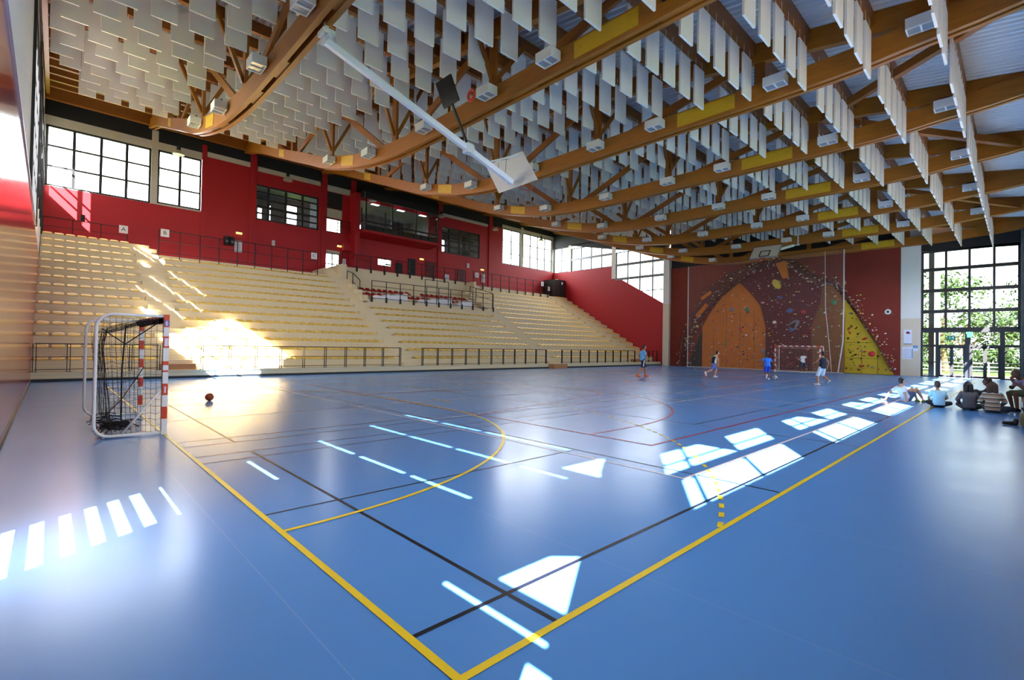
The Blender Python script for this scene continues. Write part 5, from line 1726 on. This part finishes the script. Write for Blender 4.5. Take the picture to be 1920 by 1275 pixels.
person('person with long dark hair and grey top sitting on the floor, back to us', (17.9, -0.80, 0), YAW - 0.5, CROSS, SK1, cloth('grey_top', 96, 92, 96), cloth('charcoal', 58, 60, 66), HB, cloth('dark_shoe', 22, 22, 26), 0.9, 1.0, 1.9, longhair=True)


def striped():
    m = mat('cloth_striped', srgb(190, 160, 128), 0.9)
    nt = m.node_tree; b = nt.nodes['Principled BSDF']
    tc = nt.nodes.new('ShaderNodeTexCoord'); sp = nt.nodes.new('ShaderNodeSeparateXYZ'); nt.links.new(tc.outputs['Object'], sp.inputs[0])
    md = nt.nodes.new('ShaderNodeMath'); md.operation = 'MODULO'; md.inputs[1].default_value = 0.115; nt.links.new(sp.outputs[2], md.inputs[0])
    rp = nt.nodes.new('ShaderNodeValToRGB'); rp.color_ramp.interpolation = 'CONSTANT'
    mm = nt.nodes.new('ShaderNodeMath'); mm.operation = 'DIVIDE'; mm.inputs[1].default_value = 0.115; nt.links.new(md.outputs[0], mm.inputs[0])
    rp.color_ramp.elements[0].color = srgb(178, 140, 108); rp.color_ramp.elements[1].color = srgb(58, 58, 64); rp.color_ramp.elements[1].position = 0.45
    e = rp.color_ramp.elements.new(0.65); e.color = srgb(206, 196, 176)
    nt.links.new(mm.outputs[0], rp.inputs[0]); nt.links.new(rp.outputs[0], b.inputs['Base Color'])
    return m


person('person with long brown hair and beige striped jumper sitting on the floor', (17.6, -1.30, 0), YAW - 0.75, CROSS, SK1, striped(), cloth('charcoal', 58, 60, 66), HBR, cloth('dark_shoe', 22, 22, 26), 0.95, 1.0, 1.9, longhair=True)
HUG = dict(hip=(0, 0, .12), neck=(.06, 0, .60), head=(.10, 0, .79), eL=(.16, .30, .46), hL=(.36, .20, .48), eR=(.16, -.28, .42), hR=(.38, -.12, .44), kL=(.36, .16, .46), aL=(.46, .14, .085), kR=(.36, -.14, .46), aR=(.48, -.14, .085))
person('dark-clothed person with black hair hugging the knees behind the striped jumper', (19.6, -1.22, 0), YAW + 0.7, HUG, SK2, cloth('black_top', 24, 24, 30), cloth('black_trousers', 20, 20, 26), HB, cloth('dark_shoe', 22, 22, 26), 1.0, 1.0, 1.9, longhair=False)
SITB = dict(hip=(0, 0, .52), neck=(.26, 0, .94), head=(.38, 0, 1.08), eL=(.34, .26, .68), hL=(.48, .06, .86), hdL=(0, -.3, 1), eR=(.30, -.26, .66), hR=(.46, -.05, .70), kL=(.46, .14, .52), aL=(.42, .14, .085), kR=(.46, -.14, .52), aR=(.36, -.14, .085))
person('person in lilac shirt bent forward on the bench, chin on hand', (19.0, -2.06, 0), PI / 2 + 0.55, SITB, SK2, cloth('lilac', 150, 136, 170), cloth('olive', 96, 98, 70), HBR, cloth('dark_shoe', 22, 22, 26), 1.0, 0.55, 0.85)
bn = thing('bench', 'low wooden bench against the wall on the window side', 'bench', (19.5, -2.05, 0))
mb = MB(); mb.box(17.4, 21.6, -2.24, -1.86, 0.38, 0.43); mb.obj('seat_board', STEPWOOD, bn)
for x in (17.6, 19.5, 21.3):
    mb = MB(); mb.box(x, x + 0.06, -2.2, -1.9, 0, 0.38); mb.obj('leg', BLACK, bn)
bg_ = thing('sports_bag', 'olive camouflage sports bag at the right edge of the floor', 'bag', (14.5, -1.93, 0))
mb = MB(); mb.capsule((14.3, -1.98, .17), (14.95, -1.98, .17), .16, .16, 16); mb.obj('body', mat('camo', srgb(108, 104, 74), 0.9, var=0.5, scale=9), bg_, smooth=True)
mb = MB(); mb.tube([(14.45, -1.93, .32), (14.5, -1.86, .42), (14.75, -1.86, .42), (14.8, -1.93, .32)], .015, 6); mb.obj('handle', BLACKM, bg_)
sh = MB(); sh.capsule((14.72, -1.76, .05), (14.70, -1.58, .045), .05, .042); sh.capsule((14.72, -1.76, .06), (14.72, -1.77, .12), .05, .045)
tag(sh.obj('sports_shoe', BLACKM, smooth=True), 'single black sports shoe on the floor beside the bag', 'shoe')

# ------------------------------------------------------------------ outside
mb = MB(); mb.quad((-60, -60, -0.12), (140, -60, -0.12), (140, 100, -0.12), (-60, 100, -0.12))
ground = struct(mb.obj('ground', GRASS))
mb = MB(); mb.box(44.2, 49.0, -8, 4.5, -0.12, -0.03); mb.box(52, 53.5, -30, 30, -0.12, -0.08); mb.box(-14, -2.2, -10, 60, -0.12, -0.08); mb.box(-2.2, 44.2, -14, -2.5, -0.12, -0.08)
struct(mb.obj('path', PAVE, ground))
mb = MB(); mb.box(44.3, 48.2, 2.45, 2.75, -0.1, 9.5)
struct(mb.obj('wall_outside', WHITEWALL))
for i, (x, y, h, r, lab) in enumerate(((62, 3.2, 9.5, 3.6, 'leafy tree outside, seen through the left panes of the entrance'), (73, -2.6, 8.0, 3.4, 'low leafy tree outside, behind the double doors'), (60, -4.6, 9.0, 3.2, 'leafy tree outside at the right side of the entrance'), (76, 2.5, 8.5, 4.2, 'broad tree farthest away beyond the entrance lawn'), (84, -8, 8, 4.0, 'tree at the back of the lawn on the right'))):
    t = thing('tree', lab, 'tree', (x, y, -0.12), 0, 'trees outside the entrance')
    mb = MB(); mb.tube([(x, y, -0.12), (x + 0.1, y + 0.15, 1.4), (x - 0.1, y + 0.3, 3.0), (x, y + 0.1, h * 0.6)], 0.2, 9, True, [0.28, 0.22, 0.18, 0.08])
    mb.tube([(x, y + 0.2, 1.9), (x + 0.5, y - 0.9, 3.4), (x + 0.4, y - 1.6, 4.6)], 0.1, 7, True, [0.14, 0.1, 0.05]); mb.tube([(x, y + 0.2, 2.2), (x - 0.4, y + 1.2, 3.8)], 0.1, 7, True, [0.12, 0.05]); mb.obj('trunk', BARK, t)
    mb = MB()
    bl = [(Vector((x + rng.uniform(-.5, .5) * r, y + rng.uniform(-.75, .75) * r, h * rng.uniform(0.26, 0.92))), r * rng.uniform(0.3, 0.5)) for _ in range(13)]
    for c, rr in bl:
        for _ in range(190):
            d = Vector((rng.gauss(0, 1), rng.gauss(0, 1), rng.gauss(0, 1))).normalized()
            q = c + d * rr * rng.uniform(0.55, 1.05); a = Vector((rng.gauss(0, 1), rng.gauss(0, 1), rng.gauss(0, 1))).normalized()
            b = d.cross(a).normalized(); s = rng.uniform(0.12, 0.24); nrm = (d + a * 0.6).normalized(); u = nrm.cross(b).normalized()
            mb.quad(q - b * s, q - u * s * .5, q + b * s, q + u * s * .5)
    mb.obj('foliage', LEAF, t)
for i, (x, y, h, w, lab) in enumerate(((68, 5.0, 3.2, 3.0, 'rounded green bush outside behind the left panes of the entrance'), (70, 0.2, 2.8, 3.0, 'low green bush outside, straight behind the double doors'), (69, -4.6, 3.4, 3.0, 'green bush outside behind the right leaf of the doors'), (66, -9.0, 3.6, 3.0, 'green bush outside at the right edge of the entrance'))):
    mb = MB()
    for _ in range(1500):
        d = Vector((rng.gauss(0, 1), rng.gauss(0, 1), abs(rng.gauss(0, 1)))).normalized()
        k_ = rng.uniform(0.6, 1.0) * (1 + 0.25 * noise.noise(d * 2.5))
        q = Vector((x + d.x * w * 0.7 * k_, y + d.y * w * k_, -0.1 + d.z * h * k_)); a = Vector((rng.gauss(0, 1), rng.gauss(0, 1), rng.gauss(0, 1))).normalized()
        b = d.cross(a).normalized(); s = rng.uniform(0.14, 0.26); u = (d + a * 0.6).normalized().cross(b).normalized()
        mb.quad(q - b * s, q - u * s * .5, q + b * s, q + u * s * .5)
    tag(mb.obj('bush', LEAF, org=(x, y, -0.1)), lab, 'bush', 'bushes outside the entrance')
fr = thing('fence', 'low horizontal rail fence across the lawn outside the doors', 'fence', (55, 0, -0.12))
for y in range(-9, 10, 3):
    mb = MB(); mb.box(54.95, 55.05, y - 0.05, y + 0.05, -0.12, 1.0); mb.obj('post', WHITEPAINT, fr)
mb = MB()
for z in (0.3, 0.6, 0.92):
    mb.box(54.97, 55.03, -9, 9, z - 0.03, z + 0.03)
mb.obj('rails', WHITEPAINT, fr)
